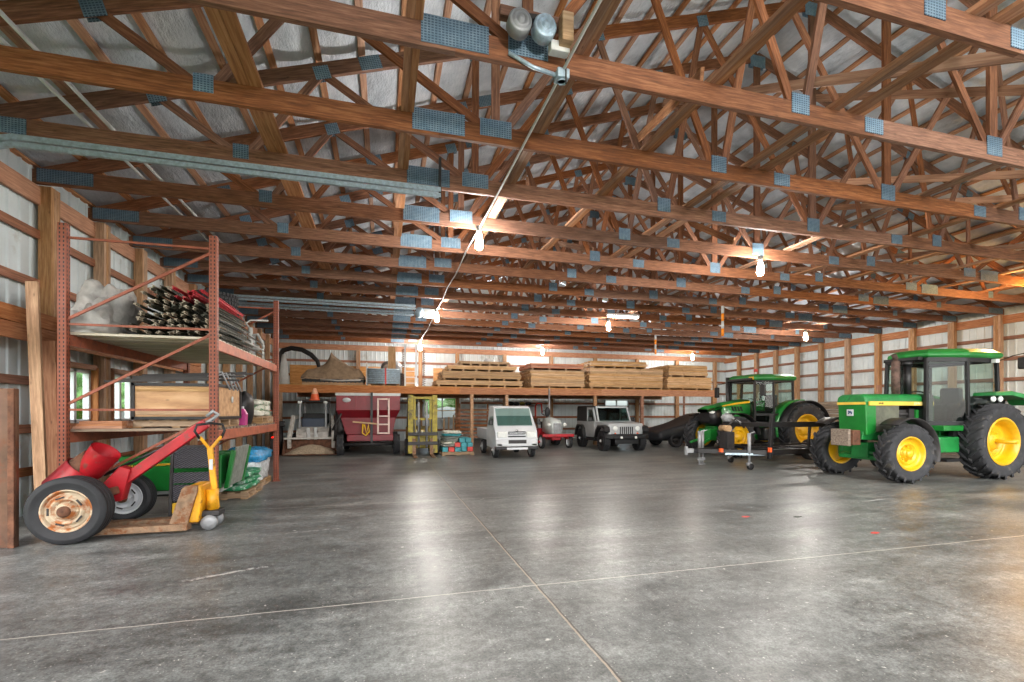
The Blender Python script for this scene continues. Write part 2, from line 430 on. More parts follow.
def ribs(L, pitch=.23, d=.02):
    pts = []; x = 0
    while x < L:
        pts += [(x,0),(x+pitch-.07,0),(x+pitch-.05,d),(x+pitch-.02,d)]
        x += pitch
    pts.append((L,0)); return pts
def steel(name, org, dx, nrm, L, spans):
    """ribbed sheet running from org along dx; spans: list of (s0,s1,z0,z1)"""
    mb = MB(); org, dx, nrm = V(org), V(dx), V(nrm)
    pr = ribs(L)
    for s0,s1,z0,z1 in spans:
        pp = [p for p in pr if s0-1e-6 <= p[0] <= s1+1e-6]
        pp = [(s0,0)]+pp+[(s1,0)]
        vs = []; fs = []
        for i,(s,h) in enumerate(pp):
            for z in (z0,z1):
                q = org+dx*s+nrm*h; vs.append((q.x,q.y,z))
        for i in range(len(pp)-1): fs.append((2*i,2*i+2,2*i+3,2*i+1))
        mb.add(vs, fs)
    return struct(name, mb, M['white_steel'])
# left wall with two windows
WL = [(9.34,10.24),(10.80,11.66)]; WZ = (1.36,2.30)
s = lambda y: y-YF
steel('wall_left',(XL,YF,0),(0,1,0),(1,0,0),YB-YF,
      [(0,5.4,0,5.44),(5.4,11.0,4.3,5.44),(11.0,s(WL[0][0]),0,5.44),(s(WL[0][0]),s(WL[0][1]),0,WZ[0]),(s(WL[0][0]),s(WL[0][1]),WZ[1],5.44),(s(WL[0][1]),s(WL[1][0]),0,5.44),
       (s(WL[1][0]),s(WL[1][1]),0,WZ[0]),(s(WL[1][0]),s(WL[1][1]),WZ[1],5.44),(s(WL[1][1]),YB-YF,0,5.44)])
steel('wall_right',(XR,YF,0),(0,1,0),(-1,0,0),YB-YF,[(0,YB-YF,0,5.44)])
BW = [(2.1,4.1,1.2,2.35),(12.9,14.5,1.5,2.3)]
sp = []; x = 0
for x0,x1,z0,z1 in BW:
    sp += [(x,x0-XL,0,5.5),(x0-XL,x1-XL,0,z0),(x0-XL,x1-XL,z1,5.5)]; x = x1-XL
sp.append((x,XR-XL,0,5.5))
steel('wall_back',(XL,YB,0),(1,0,0),(0,-1,0),XR-XL,sp)
# gable above the back wall
def roofz(x): return 5.05+.335*((x if x < XC else 2*XC-x)-XL)+.25
struct('wall_gable', MB().prism([(XL,5.44),(XR,5.44),(XR,5.3),(XC,roofz(XC)),(XL,5.3)],'y',YB,YB+.05), M['white_steel'])

# windows
def window(name, axis, a0, a1, z0, z1, pos, sashes=2):
    f = MB(); t = .06
    def bb(a,b,c,d,p0,p1): f.bb(p0,p1,a,b,c,d) if axis == 'x' else f.bb(a,b,p0,p1,c,d)
    p0, p1 = pos-.05, pos+.05
    bb(a0,a1,z0,z0+t,p0,p1); bb(a0,a1,z1-t,z1,p0,p1); bb(a0,a0+t,z0,z1,p0,p1); bb(a1-t,a1,z0,z1,p0,p1)
    for i in range(1,sashes):
        c = a0+(a1-a0)*i/sashes; bb(c-.035,c+.035,z0,z1,p0,p1)
    o = f.build(name, M['white'], kind='structure', bevel=.006)
    g = MB()
    if axis == 'x': g.bb(pos-.004,pos+.004,a0+t,a1-t,z0+t,z1-t)
    else: g.bb(a0+t,a1-t,pos-.004,pos+.004,z0+t,z1-t)
    g.build('pane', M['winglass'], o)
    return o
window('window_1','x',*WL[0],*WZ,XL+.02); window('window_2','x',*WL[1],*WZ,XL+.02)
window('window_3','y',BW[0][0],BW[0][1],BW[0][2],BW[0][3],YB-.02); window('window_4','y',BW[1][0],BW[1][1],BW[1][2],BW[1][3],YB-.02)
# window surrounds in lumber on the left wall
trim_n = [0]
def trim(p0, p1, w, h, mat='girt', up=(0,0,1)):
    trim_n[0] += 1
    return board('trim_%d' % trim_n[0], p0, p1, w, h, M[mat], up=up, kind='structure', bevel=.004)
for y0,y1 in WL:
    trim((XL+.08,y0-.03,WZ[1]+.05),(XL+.08,y1+.03,WZ[1]+.05),.14,.09,'header')
    trim((XL+.08,y0-.03,WZ[0]-.05),(XL+.08,y1+.03,WZ[0]-.05),.14,.09,'header')
    for y in (y0-.02,y1+.02): trim((XL+.09,y,WZ[0]-.05),(XL+.09,y,WZ[1]+.05),.04,.16,'header')

# girts and headers
for z in (4.28,3.52,2.02,1.30,.66):
    if z in (2.02,):
        trim((XL+.06,YF,z),(XL+.06,9.1,z),.05,.13)
    elif z == 1.30:
        trim((XL+.06,YF,z),(XL+.06,9.1,z),.05,.13)
    else: trim((XL+.06,YF,z),(XL+.06,YB,z),.05,.13)
trim((XL+.06,YF,4.88),(XL+.06,YB,4.88),.06,.28,'header')
trim((XL+.30,YF,2.90),(XL+.30,14.8,2.90),.05,.22,'header'); trim((XL+.30,YF,2.67),(XL+.30,14.8,2.67),.05,.22,'header')
for z in (4.2,3.46,2.72,2.0,1.28,.56): trim((XR-.06,YF,z),(XR-.06,YB,z),.05,.13)
trim((XR-.08,YF,4.87),(XR-.08,YB,4.87),.08,.30,'header')
for z in (4.2,3.46,2.72,2.05,1.25,.56):
    xs = [XL]
    for x0,x1,z0,z1 in BW:
        if z0-.05 < z < z1+.05: xs += [x0-.03,x1+.03]
    xs.append(XR)
    for a,b_ in zip(xs[::2],xs[1::2]): trim((a,YB-.07,z),(b_,YB-.07,z),.05,.12)
trim((XL,YB-.09,4.92),(XR,YB-.09,4.92),.08,.28,'header')
# plywood lining above the storage platform on the back wall
for x0,x1 in ((-4.6,-.9),(-.8,1.6),(2.6,7.2)):
    trim_n[0] += 1
    MB().bb(x0,x1,YB-.14,YB-.11,2.7,3.95).build('trim_%d' % trim_n[0], M['ply'], kind='structure')

# posts (three-ply laminated columns)
def post(name, x, y, w, d, z1, label, group, parent_mats=('post','post','post'), along='y'):
    t = thing(name, label, 'post', (x,y,0), 0, group)
    n = 3
    for i in range(n):
        off = (i-(n-1)/2)*(d/n)
        c = (0,off) if along == 'y' else (off,0)
        sx, sy = (w, d/n-.004) if along == 'y' else (d/n-.004, w)
        o = MB().box((0,0,0),(z1,sx,sy)).build('ply', M['post'], t, bevel=.004)
        o.matrix_local = Matrix.Translation((c[0],c[1],z1/2)) @ Matrix(((0,1,0),(0,0,1),(1,0,0))).to_4x4()
    return t
for i,k in enumerate(range(3,15)):
    post('wall_post', XL+.14, TY(k)+.14, .17, .22, 5.04, f'{ORD[i]} laminated wooden post along the steel wall behind the orange pallet rack, counted going back', 'posts along the rack-side wall')
for i,k in enumerate(range(14,4,-1)):
    post('wall_post', XR-.16, TY(k)+.05, .17, .22, 5.04, f'{ORD[i]} laminated wooden post from the back corner along the wall behind the green tractors', 'posts along the tractor-side wall')
for i,x in enumerate((-1.3,1.9,3.9,6.6,9.4,12.2,15.0,17.8,20.6)):
    post('wall_post', x, YB-.22, .17, .20, 4.8, f'{ORD[i]} laminated wooden post along the back wall, counted from the rack corner', 'posts along the back wall', along='x')

# roof: foil-faced insulation sagging between purlins, purlins on the trusses
def roof_side(sgn):
    mb = MB(); nx, ny = 22*6, 22
    for j in range(ny+1):
        y = YF+(YB-YF)*j/ny
        for i in range(nx+1):
            u = i/nx*13.4; fr = (i%6)/6
            sag = -.06*math.sin(PI*fr)*(.6+.8*abs(mnoise.noise((u*.7,y*.6,sgn*3))))+.025*mnoise.noise((u*2.1,y*1.7,sgn))
            x = XL+u if sgn < 0 else XR-u
            mb.v.append((x, y, 5.05+.335*u+.335+sag))
    for j in range(ny):
        for i in range(nx):
            a = j*(nx+1)+i; mb.f.append([a,a+1,a+nx+2,a+nx+1]); mb.m.append(0); mb.sm.append(True)
    mb.build('ceiling', M['foil'], kind='structure')
    for i in range(0,23):
        u = i/22*13.4
        x = XL+u if sgn < 0 else XR-u
        z = 5.05+.335*u+.285
        a = math.atan(.335)*(-1 if sgn < 0 else 1)
        trim_n[0] += 1
        o = MB().box((0,0,0),(YB-YF,.10,.05)).build('trim_%d' % trim_n[0], M['brace'], kind='structure')
        o.matrix_local = Matrix.Translation((x,(YB+YF)/2,z)) @ Matrix.Rotation(a,4,'Y') @ Matrix.Rotation(PI/2,4,'Z')
roof_side(-1); roof_side(1)

# roof trusses: half panel points measured on the near trusses, mirrored about the ridge
TB = [-1.95,1.41,4.84]; TT = [-2.98,-.88,1.42,3.55,5.65]
def ztop(x): return 5.05+.335*((x if x < XC else 2*XC-x)-XL)      # underside of the top chord
def mir(x): return 2*XC-x
def make_truss():
    t = thing('roof_truss','truss','roof truss')
    def part(name, p0, p1, h, th=.045, dy=0, mat='truss'):
        return board(name,(p0[0],dy,p0[1]),(p1[0],dy,p1[1]),th,h,M[mat],t)
    ch = .235
    zb = ZC+ch/2
    for a,b_ in ((XL+.05,.67),(.67,6.0),(6.0,mir(6.0)),(mir(6.0),mir(.67)),(mir(.67),XR-.05)):
        part('bottom_chord',(a,zb),(b_,zb),ch,.06)
    for f in (lambda x:x, mir):
        part('top_chord',(f(XL-.1),ztop(XL-.1)+.10),(f(1.9),ztop(1.9)+.10),.20,.06)
        part('top_chord',(f(1.9),ztop(1.9)+.10),(f(XC),ztop(XC)+.10),.20,.06)
        q = zb+.06; w = .11
        B = [f(x) for x in TB]; T = [f(x) for x in TT]
        for bx,tx in ((0,0),(0,1),(1,1),(1,2),(1,3),(2,3),(2,4)):
            dx = .10*(1 if T[tx] > B[bx] else -1) if tx != 2 else 0
            part('web',(B[bx]+dx,q),(T[tx],ztop(T[tx])+.06),w,.04)
        part('web',(XC+(.1 if f is mir else -.1),q),(T[4],ztop(T[4])+.06),w,.04)
    part('king_post',(XC,q),(XC,ztop(XC)),.15,.05)
    def plate(x, z, w, h, rot=0):
        for sy in (-1,1):
            o = MB().box((0,0,0),(w,.008,h)).build('gusset_plate', M['plate'], t)
            o.location = (x, sy*.034, z); o.rotation_euler = (0,-rot,0)
    a = math.atan(.335)
    for f in (lambda x:x, mir):
        s_ = 1 if f(1.0) == 1.0 else -1
        plate(f(XL+.44),ZC+.13,.72,.20)
        plate(f(.67),ZC+.17,.66,.27); plate(f(6.0),ZC+.13,.30,.19)
        plate(f(-1.95),ZC+.18,.20,.20); plate(f(1.41),ZC+.20,.42,.22); plate(f(4.84),ZC+.21,.26,.24)
        for tx in TT: plate(f(tx),ztop(tx)+.05,.22,.19,a*s_)
        plate(f(-.2),ztop(-.2)+.1,.32,.2,a*s_); plate(f(1.9),ztop(1.9)+.1,.34,.2,a*s_)
    plate(XC,ZC+.2,.3,.26); plate(XC,ztop(XC)-.02,.4,.26)
    return t
tr0 = make_truss()
for i,k in enumerate(range(-1,15)):
    lab = f'{ORD[i]} wooden roof truss back from the camera, with blue-grey gusset plates'
    if i == 0: o = tr0; o.location = (0,TY(k),0); o['label'] = lab; o['group'] = 'roof trusses'
    else: o = dup(tr0,(0,TY(k),0),0,lab,'roof trusses')

# lateral braces lying on the bottom chords and diagonal braces through the webs
zb = ZC+.235+.02
bx = [(-1.48,-1.46,'rack wall'),(.28,.28,''),(2.0,2.0,''),(3.65,3.45,''),(5.36,5.30,''),(5.68,5.62,''),(9.0,9.0,''),(10.9,10.9,''),(12.6,12.7,''),(14.4,14.4,''),(16.2,16.2,''),(18.0,18.0,'')]
for i,(xa,xb,_) in enumerate(bx):
    t = thing('ceiling_brace', f'{ORD[i]} long double-plank brace lying across the truss chords, counted from the rack wall', 'brace', (0,0,0), 0, 'lateral braces on the trusses')
    hw_ = .066 if i == 0 else .04
    for dx in (-hw_,hw_):
        board('plank',(xa+dx,2.9,zb),(xb+dx,TY(14)+.1,zb),hw_*1.92,.045,M['brace'],t)
dg = [(3.5,4.6,5.4,6.3,11.6,8.6),(9.2,3.2,5.4,9.6,8.8,8.9),(6.9,3.3,5.4,5.8,8.9,8.2),(11.5,4.6,5.4,10.2,10.2,7.6),(13.8,4.6,5.4,12.0,10.2,7.2),(2.3,7.5,5.4,4.2,13.2,7.9),(7.6,8.9,5.4,8.0,14.6,9.0),(14.6,8.9,5.4,12.8,16,7.2),(16.6,6.0,5.4,15.4,11.8,6.6),(4.8,10.3,5.4,5.6,17.4,8.3)]
for i,(xa,ya,za,xb,yb,zb_) in enumerate(dg):
    board('diagonal_brace',(xa,ya,za),(xb,yb,zb_),.04,.14,M['brace'],label=f'{ORD[i]} sloping plank brace nailed diagonally through the truss webs', cat='brace', group='diagonal braces in the roof')

# storage platform along the back wall
SY, SZ0, SZ1 = 20.5, 2.33, 2.63
pl = thing('storage_platform','long wooden storage platform across the back wall carrying lumber stacks','platform',(0,SY,0))
for a,b_ in ((-4.2,3.2),(3.2,10.0),(10.0,16.55)):
    for dy in (0,.05): board('front_beam',(a,dy,(SZ0+SZ1)/2),(b_,dy,(SZ0+SZ1)/2),.045,SZ1-SZ0,M['header'],pl)
for a,b_ in ((-4.2,6.0),(6.0,16.55)): board('rear_beam',(a,5.08,2.45),(b_,5.08,2.45),.05,.28,M['header'],pl)
i = 0; x = -4.0
while x < 16.5:
    board('joist',(x,.08,2.55),(x,5.05,2.55),.045,.14,M['lumber'],pl); x += .62
MB().bb(-4.2,16.55,-.02,5.13,SZ1,SZ1+.03).build('deck', M['ply'], pl)
for x in (-4.0,3.75,5.35,9.7,12.2,16.3):
    MB().bb(x-.07,x+.07,.0,.14,0,SZ0).build('support_post', M['post'] if x not in (12.2,) else M['girt'], pl, bevel=.005)
MB().cyl((7.35,-.06,0),(7.35,-.06,SZ1),.04).build('steel_prop', M['grey_steel'], pl)
MB().cyl((14.6,.1,0),(14.6,.1,SZ0),.05).build('red_steel_prop', M['girt'], pl)

# ------------------------------------------------------------------ ceiling lamps, wiring, door tracks
def lamp(x, y, label, z=4.72):
    t = thing('ceiling_lamp', label, 'lamp', (x,y,z), 0, 'bare bulb ceiling lamps')
    MB().lathe([(.31,0),(.31,.05),(.22,.055),(.18,.045),(.17,.03),(.17,0)],axis='z',n=16).build('lamp_socket', M['plastic_grey'], t)
    MB().lathe([(-.13,0),(-.125,.04),(-.09,.068),(.0,.07),(.11,.06),(.17,.035),(.17,0)],axis='z',n=20).build('bulb', M['warmglow'] if (x > 17 and y == 8.66) else M['lampglow'], t)
row = {8.66:'front',16.0:'middle',23.6:'back'}; colm = {1.72:'rack side',8.1:'centre line',17.3:'tractor side'}
for y in (1.3,8.66,16.0,23.6):
    for x in (1.72,8.1,17.3):
        lab = f'glowing bare bulb lamp on the {colm[x]} of the barn, {row[y]} row of lamps' if y > 2 else 'glowing bare bulb lamp above the open front'
        lamp(x,y,lab)
MB().tube([(1.78,-3,5.02),(1.76,3,5.02),(1.74,8.4,5.02),(1.72,8.66,4.98)],.016,8).build('conduit', M['plastic_grey'], label='straight pale conduit running under the trusses to the first lamp', cat='conduit')
MB().tube([(1.72,8.7,4.98),(1.70,10,5.0),(1.72,11.5,4.97),(1.7,13,5.01),(1.72,14.4,4.96),(1.72,16,4.99),(1.74,19.5,4.97),(1.7,22,5.0),(1.72,23.6,4.97)],.016,8).build('lamp_cable', M['plastic_grey'], label='loosely strung pale cable between the lamps on the rack side', cat='cable')
jb = thing('junction_box','grey metal junction box where the conduit crosses the second truss','junction box',(1.75,4.5,4.98))
MB().box((0,0,0),(.13,.13,.09)).build('box_body', M['galv'], jb, bevel=.008)
MB().lathe([(.0,.045),(.02,.045),(.02,0)],(0,0,-.065),'z',12).build('cover_cap', M['galv'], jb)
MB().cyl((.02,-.07,-.12),(.02,-.07,.45),.008,n=6).build('pull_rod', M['dark'], jb)
MB().tube([(-.06,0,.0),(-.3,.02,.05),(-.55,.03,.15)],.02,8).build('side_cable', M['galv'], jb)
# light fixture tube far back
ft = thing('strip_light','lit white fluorescent strip light hung among the far trusses','strip light',(8.1,14.9,4.86))
MB().bb(-.6,.6,-.09,.09,.05,.12).build('housing', M['white'], ft)
MB().bb(-.57,.57,-.06,.06,.0,.05).build('tube', M['tubeglow'], ft)
# overhead door tracks
def track(y, x1, label):
    t = thing('door_track', label, 'door track',(0,y,0), 0, 'overhead door tracks')
    for dz,hh in ((5.0,.07),(4.91,.06)):
        pts = [(XL+.25,0,dz-.7)]+[(XL+.25+.45*(1-math.cos(a)),0,dz-.7+.7*math.sin(a)) for a in (.4,.8,1.2,PI/2)]+[(x1,0,dz)]
        for p,q in zip(pts,pts[1:]): pass
        mb = MB()
        for p,q in zip(pts,pts[1:]): mb.bar(p,q,.05,hh)
        mb.build('rail', M['galv'], t)
    MB().bb(x1-.03,x1+.01,-.02,.02,4.84,5.5).build('hanger', M['dark'], t)
    return t
track(TY(2)-.1,.85,'long galvanised overhead door track beneath the fourth truss from the camera')
track(15.6,1.0,'first galvanised door track of the far pair above the red wagon')
track(16.6,1.0,'second galvanised door track of the far pair above the red wagon')
for i,x in enumerate((-3.75,-3.5)):
    MB().cyl((x,-2,5.33),(x,25,5.33),.022,n=8).build('eave_pipe', M['plastic_grey'], label='outer of two white pipes running along the eave above the rack' if i == 0 else 'inner of two white pipes running along the eave above the rack', cat='pipe', group='white eave pipes')
# door opener between the first trusses
op = thing('door_opener','grey electric door opener with two round motors above the second truss','door opener',(1.38,4.36,5.27))
MB().bb(-.30,.40,.02,.10,.10,.20).build('mount_board', M['truss'], op)
for x,mt in ((-.13,'grey_steel'),(.12,'galv')):
    MB().lathe([(-.10,0),(-.10,.028),(-.075,.032),(-.075,.05),(-.09,.054),(-.09,.075),(-.07,.08),(-.07,.092),(-.085,.098),(-.06,.115),(.05,.115),(.08,.08),(.10,.03),(.10,0)],(x,-.02,0),'y',24).build('motor', M[mt], op)
MB().bar((-.13,0,.1),(.12,0,.12),.05,.05).build('bracket', M['dark'], op)
MB().bb(.28,.40,-.12,.0,-.12,.16).build('control_box', M['lumber'], op, bevel=.01); MB().bb(.20,.40,-.02,.08,-.16,-.06).build('relay_case', M['plastic_grey'], op, bevel=.01)
op2 = thing('door_opener','distant door opener with round drum at the end of the far door tracks','door opener',(1.15,16.1,4.9))
MB().lathe([(-.12,0),(-.12,.16),(.12,.16),(.12,0)],(0,0,0),'y',16).build('drum', M['galv'], op2)
MB().bb(.12,.5,-.12,.12,-.16,.12).build('motor_case', M['plastic_grey'], op2, bevel=.02)
# orange and white hanging poles
for (x,y,zz,lab) in ((11.9,18.88,.55,'orange and white banded marker pole hanging in front of the tallest lumber stack'),(10.8,13.16,.62,'orange and white banded marker pole hanging above the black covered car')):
    t = thing('marker_pole', lab, 'marker pole', (x,y,5.05), 0, 'banded marker poles')
    for q in range(4):
        MB().cyl((0,0,-zz*q/4*1.6),(0,0,-zz*(q+1)/4*1.6),.045,n=10).build('band', M['hiviz'] if q%2 else M['white'], t)

# outside: lawn, hedge and trees past the windows
MB().bb(-80,60,-60,90,-.35,-.25).build('lawn', paint('lawn_grass',(104,138,62),.9,0,.2,1.5,bmp=.4), kind='structure')
leaf = paint('leaves',(84,116,66),.8,0,.4,5,bmp=.8,bscale=8)
for i,(x,y,r,h_) in enumerate(((-23,57,3.2,5.2),(-33,64,3.6,6.0),(-44,70,3.8,5.6),(-58,80,4.4,6),(2,70,5,5.5),(16,78,6,6.5))):
    t = thing('tree', f'leafy green tree outside, {ORD[i]} along the hedge line seen through the windows','tree',(x,y,-.25),0,'trees outside')
    MB().cyl((0,0,0),(0,0,h_*.5),.22,.15,8).build('trunk', M['oldwood'], t)
    MB().blob((0,0,h_*.62),(r,r,h_*.42),i,.6,2.6,36,24).build('crown', leaf, t)
# ------------------------------------------------------------------ wheels
def tyre_mb(r, w, rim, lugs=0, tread=0):
    mb = MB(); h = w/2; k = r-rim
    if lugs:
        rt = r-.06*(1 if r > .6 else .6)
        mb.lathe([(-h*.72,rim),(-h*.92,rim+.30*k),(-h*.98,rim+.62*k),(-h*.9,rt-.05*k),(-h*.7,rt),(0,rt+.012),(h*.7,rt),(h*.9,rt-.05*k),(h*.98,rim+.62*k),(h*.92,rim+.30*k),(h*.72,rim)],axis='y',n=40)
        for s in (-1,1):
            for i in range(lugs):
                a = 2*PI*(i+(.5 if s > 0 else 0))/lugs; da = .30*(1.0 if r > .8 else 1.15)
                secs = []
                for j in range(5):
                    t = j/4; aa = a+da*t*(1 if True else 0); y = s*(h*-.06+h*1.04*t)
                    r1 = r if t < .8 else r-.03*(t-.8)/.2
                    hw = .030 if r > .8 else .024
                    r0 = rt-.02-(.10*k if t > .9 else 0)
                    secs.append([(math.cos(aa+q/rr*1.0)*rr,y,math.sin(aa+q/rr)*rr) for rr,q in ((r0,-hw*1.25),(r1,-hw),(r1,hw),(r0,hw*1.25))])
                mb.loft(secs)
    else:
        mb.lathe([(-h*.74,rim),(-h*.86,rim+.05*k),(-h*.84,rim+.12*k),(-h*.95,rim+.3*k),(-h*.985,rim+.5*k),(-h*1.02,rim+.56*k),(-h*1.02,rim+.62*k),(-h*.98,rim+.68*k),(-h*.92,r-.1*k),(-h*.80,r-.02*k),(-h*.56,r-.003),(-h*.54,r-.012),(-h*.46,r-.012),(-h*.44,r),(-h*.10,r),(-h*.08,r-.012),(h*.08,r-.012),(h*.10,r),(h*.44,r),(h*.46,r-.012),(h*.54,r-.012),(h*.56,r-.003),(h*.80,r-.02*k),(h*.92,r-.1*k),(h*.98,rim+.68*k),(h*1.02,rim+.62*k),(h*1.02,rim+.56*k),(h*.985,rim+.5*k),(h*.95,rim+.3*k),(h*.84,rim+.12*k),(h*.86,rim+.05*k),(h*.74,rim)],axis='y',n=40)
        if tread:
            for s in (-.55,-.18,.18,.55):
                for i in range(tread):
                    a = 2*PI*(i+(.5 if abs(s) < .3 else 0))/tread
                    c = (math.cos(a)*(r+.002), s*w*.72, math.sin(a)*(r+.002))
                    mb.box(c,(.016,w*.2,2*PI*r/tread*.62),Matrix.Rotation(-a,3,'Y'))
    return mb
def rim_mb(w, rim, side=1, dish=.5, hub=.3, bolts=8, slots=0):
    """disc wheel; side=+1 shows its dished face towards +Y"""
    s = side; h = w/2; d0 = s*h*(.82-dish*1.3)
    mb = MB()
    mb.lathe([(s*h*.80,rim*1.04),(s*h*.86,rim*1.0),(s*h*.84,rim*.95),(s*h*.66,rim*.93),(s*h*.60,rim*.88),(s*h*.30,rim*.86),(d0+s*.03,rim*.83),(d0,rim*.76),(d0+s*.015,rim*.70),(d0+s*.05,rim*.62),(d0+s*.05,rim*.56),(d0-s*.01,rim*.50),(d0,rim*hub*1.3),(d0+s*.05,rim*hub*1.2),(d0+s*.07,rim*hub*.9),(d0+s*.09,rim*hub*.6),(d0+s*.09,0)],axis='y',n=32)
    mb.lathe([(-s*h*.80,rim*1.03),(-s*h*.82,rim*.96),(-s*h*.6,rim*.90),(-s*h*.2,rim*.86),(s*h*.2,rim*.87)],axis='y',n=32)
    mb.lathe([(d0-s*.02,rim*.85),(d0-s*.025,rim*.3),(d0-s*.025,0)],axis='y',n=24)
    for i in range(bolts):
        a = 2*PI*i/bolts; c = (math.cos(a)*rim*.44, d0, math.sin(a)*rim*.44)
        mb.cyl((c[0],d0-s*.01,c[2]),(c[0],d0+s*.045,c[2]),rim*.045,n=6)
    if slots:
        mb.cur = 1
        for i in range(slots):
            a = 2*PI*(i+.5)/slots; R_ = Matrix.Rotation(-a,3,'Y')
            mb.box((math.cos(a)*rim*.66,d0+s*.05,math.sin(a)*rim*.66),(rim*.07,.012,rim*.34),R_)
    return mb
def wheel(parent, c, r, w, rim, side, tmat, rmat, lugs=0, tread=0, dish=.5, hub=.3, steer=0, name='wheel', bolts=8, rimname='rim', hubcap=None, ax='y', slots=0):
    if ax == 'x': steer = steer-PI/2
    t = tyre_mb(r,w,rim,lugs,tread).build(name, tmat, parent, loc=c, rot=(0,0,steer))
    rr = rim_mb(w,rim,side,dish,hub,bolts,slots).build(rimname, [rmat, M['dark']], t)
    if hubcap: MB().lathe([(side*w*(.41-dish*.65),rim*.30),(side*w*(.41-dish*.65)+side*.09,rim*.27),(side*w*(.41-dish*.65)+side*.12,rim*.17),(side*w*(.41-dish*.65)+side*.12,0)],axis='y',n=16).build('hub', hubcap, t)
    return t
def text(s, size, mat, parent, loc, rot, name='lettering', depth=.002):
    cu = bpy.data.curves.new(name,'FONT'); cu.body = s; cu.size = size; cu.extrude = depth; cu.align_x = 'CENTER'; cu.align_y = 'CENTER'
    o = bpy.data.objects.new(name, cu); COL.objects.link(o); cu.materials.append(mat); me = bpy.data.meshes.new_from_object(o); bpy.data.objects.remove(o); o = bpy.data.objects.new(name, me); COL.objects.link(o)
    o.parent = parent; o.location = loc; o.rotation_euler = rot
    return o

# ------------------------------------------------------------------ pallet rack on the left
def perforated():
    m, nt, b = new_mat('perforated_rack_post')
    v, _ = coords(nt,(1,1,1),False); n1 = noise(nt,v,6,4,.6)
    col = ramp(nt,[(.3,(126,66,48)),(.55,(152,80,56)),(.75,(116,76,62))],n1)
    sx = N(nt,'ShaderNodeSeparateXYZ'); nt.links.new(v,sx.inputs[0])
    fz = fmath(nt,'SUBTRACT',fmath(nt,'FRACT',fmath(nt,'MULTIPLY',sx.outputs[2],18.0)),.5)
    fz = fmath(nt,'LESS_THAN',fmath(nt,'ABSOLUTE',fz),.27)
    fx = fmath(nt,'LESS_THAN',fmath(nt,'ABSOLUTE',fmath(nt,'SUBTRACT',fmath(nt,'ABSOLUTE',sx.outputs[0]),.022)),.0075)
    fy = fmath(nt,'LESS_THAN',fmath(nt,'ABSOLUTE',fmath(nt,'SUBTRACT',fmath(nt,'ABSOLUTE',sx.outputs[1]),.022)),.0075)
    f = fmath(nt,'MULTIPLY',fz,fmath(nt,'MAXIMUM',fx,fy))
    col = mix(nt,f,col,(30,20,18)); nt.links.new(col,b.inputs['Base Color']); b.inputs['Roughness'].default_value = .55
    return m
M['rackpost'] = perforated()
RX0, RX1, RY0, RY1 = -4.10, -2.34, 7.58, 11.6
M['deckpale'] = wood('pale_deck_board',(168,158,138),(200,190,170),(222,214,198), spread=.2)
rk = thing('pallet_rack','tall orange-brown steel pallet rack with two loaded shelves','rack',((RX0+RX1)/2,RY0,0))
hx = (RX1-RX0)/2; dy = RY1-RY0
for x,y in ((-hx,0),(hx,0),(-hx,dy),(hx,dy)):
    u = MB().bb(-.05,.05,-.045,.045,0,4.05).build('upright', M['rackpost'], rk, loc=(x,y,0), bevel=.006)
    MB().bb(-.08,.08,-.08,.08,0,.012).build('foot_plate', M['rack'], u)
for y in (0,dy):
    for z in (3.87,2.72,1.58): board('cross_brace',(-hx,y,z),(hx,y,z),.025,.03,M['rack'],rk)
    for z0,z1 in ((2.76,3.83),(1.63,2.67),(.48,1.5)): board('diagonal_brace',(-hx,y,z0),(hx,y,z1),.025,.036,M['rack'],rk)
for z in (2.52,1.21):
    for x in (-hx,hx): board('shelf_beam',(x,.05,z),(x,dy-.05,z),.05,.15,M['rackbeam'],rk,bevel=.006)
    n = 22
    for i in range(n):
        y = .06+(dy-.12)*(i+.5)/n
        board('deck_board',(-hx+.01,y,z+.09),(hx-.01,y,z+.09),.105,.035,M['deckpale'] if z > 2 else M['oldwood'],rk)
ZU, ZL = 2.63, 1.318
# things on the top shelf
t = MB(); t.blob((-4.02,8.5,ZU+.32),(.28,.5,.48),3,.5,2.4,30,20,.8,flat=-.32); t.blob((-3.98,7.95,ZU+.13),(.26,.24,.24),5,.6,2.8,26,16,.8,flat=-.13)
t.build('plastic_sheeting', M['sheet'], label='crumpled grey plastic sheeting heaped on the rack top shelf', cat='plastic sheet')
def tpost(mat_i):
    mb = MB(); L = 1.7
    mb.cur = 0; mb.bb(-.022,.022,.12,L,-.004,.006); mb.bb(-.004,.004,.12,L,-.034,0)
    for i in range(16): mb.bb(-.01,.01,.2+i*.09,.23+i*.09,.006,.014)
    mb.cur = 1; mb.bb(-.024,.024,0,.12,-.005,.008); mb.bb(-.006,.006,0,.12,-.036,0)
    return mb.build('fence_post',[M['tdark'] if mat_i < 3 else M['tred'], (M['tpale'],M['tdark'],M['tpale'],M['tred'])[mat_i]])
tp = [tpost(i) for i in range(4)]
first = [True]*4; rows = 9
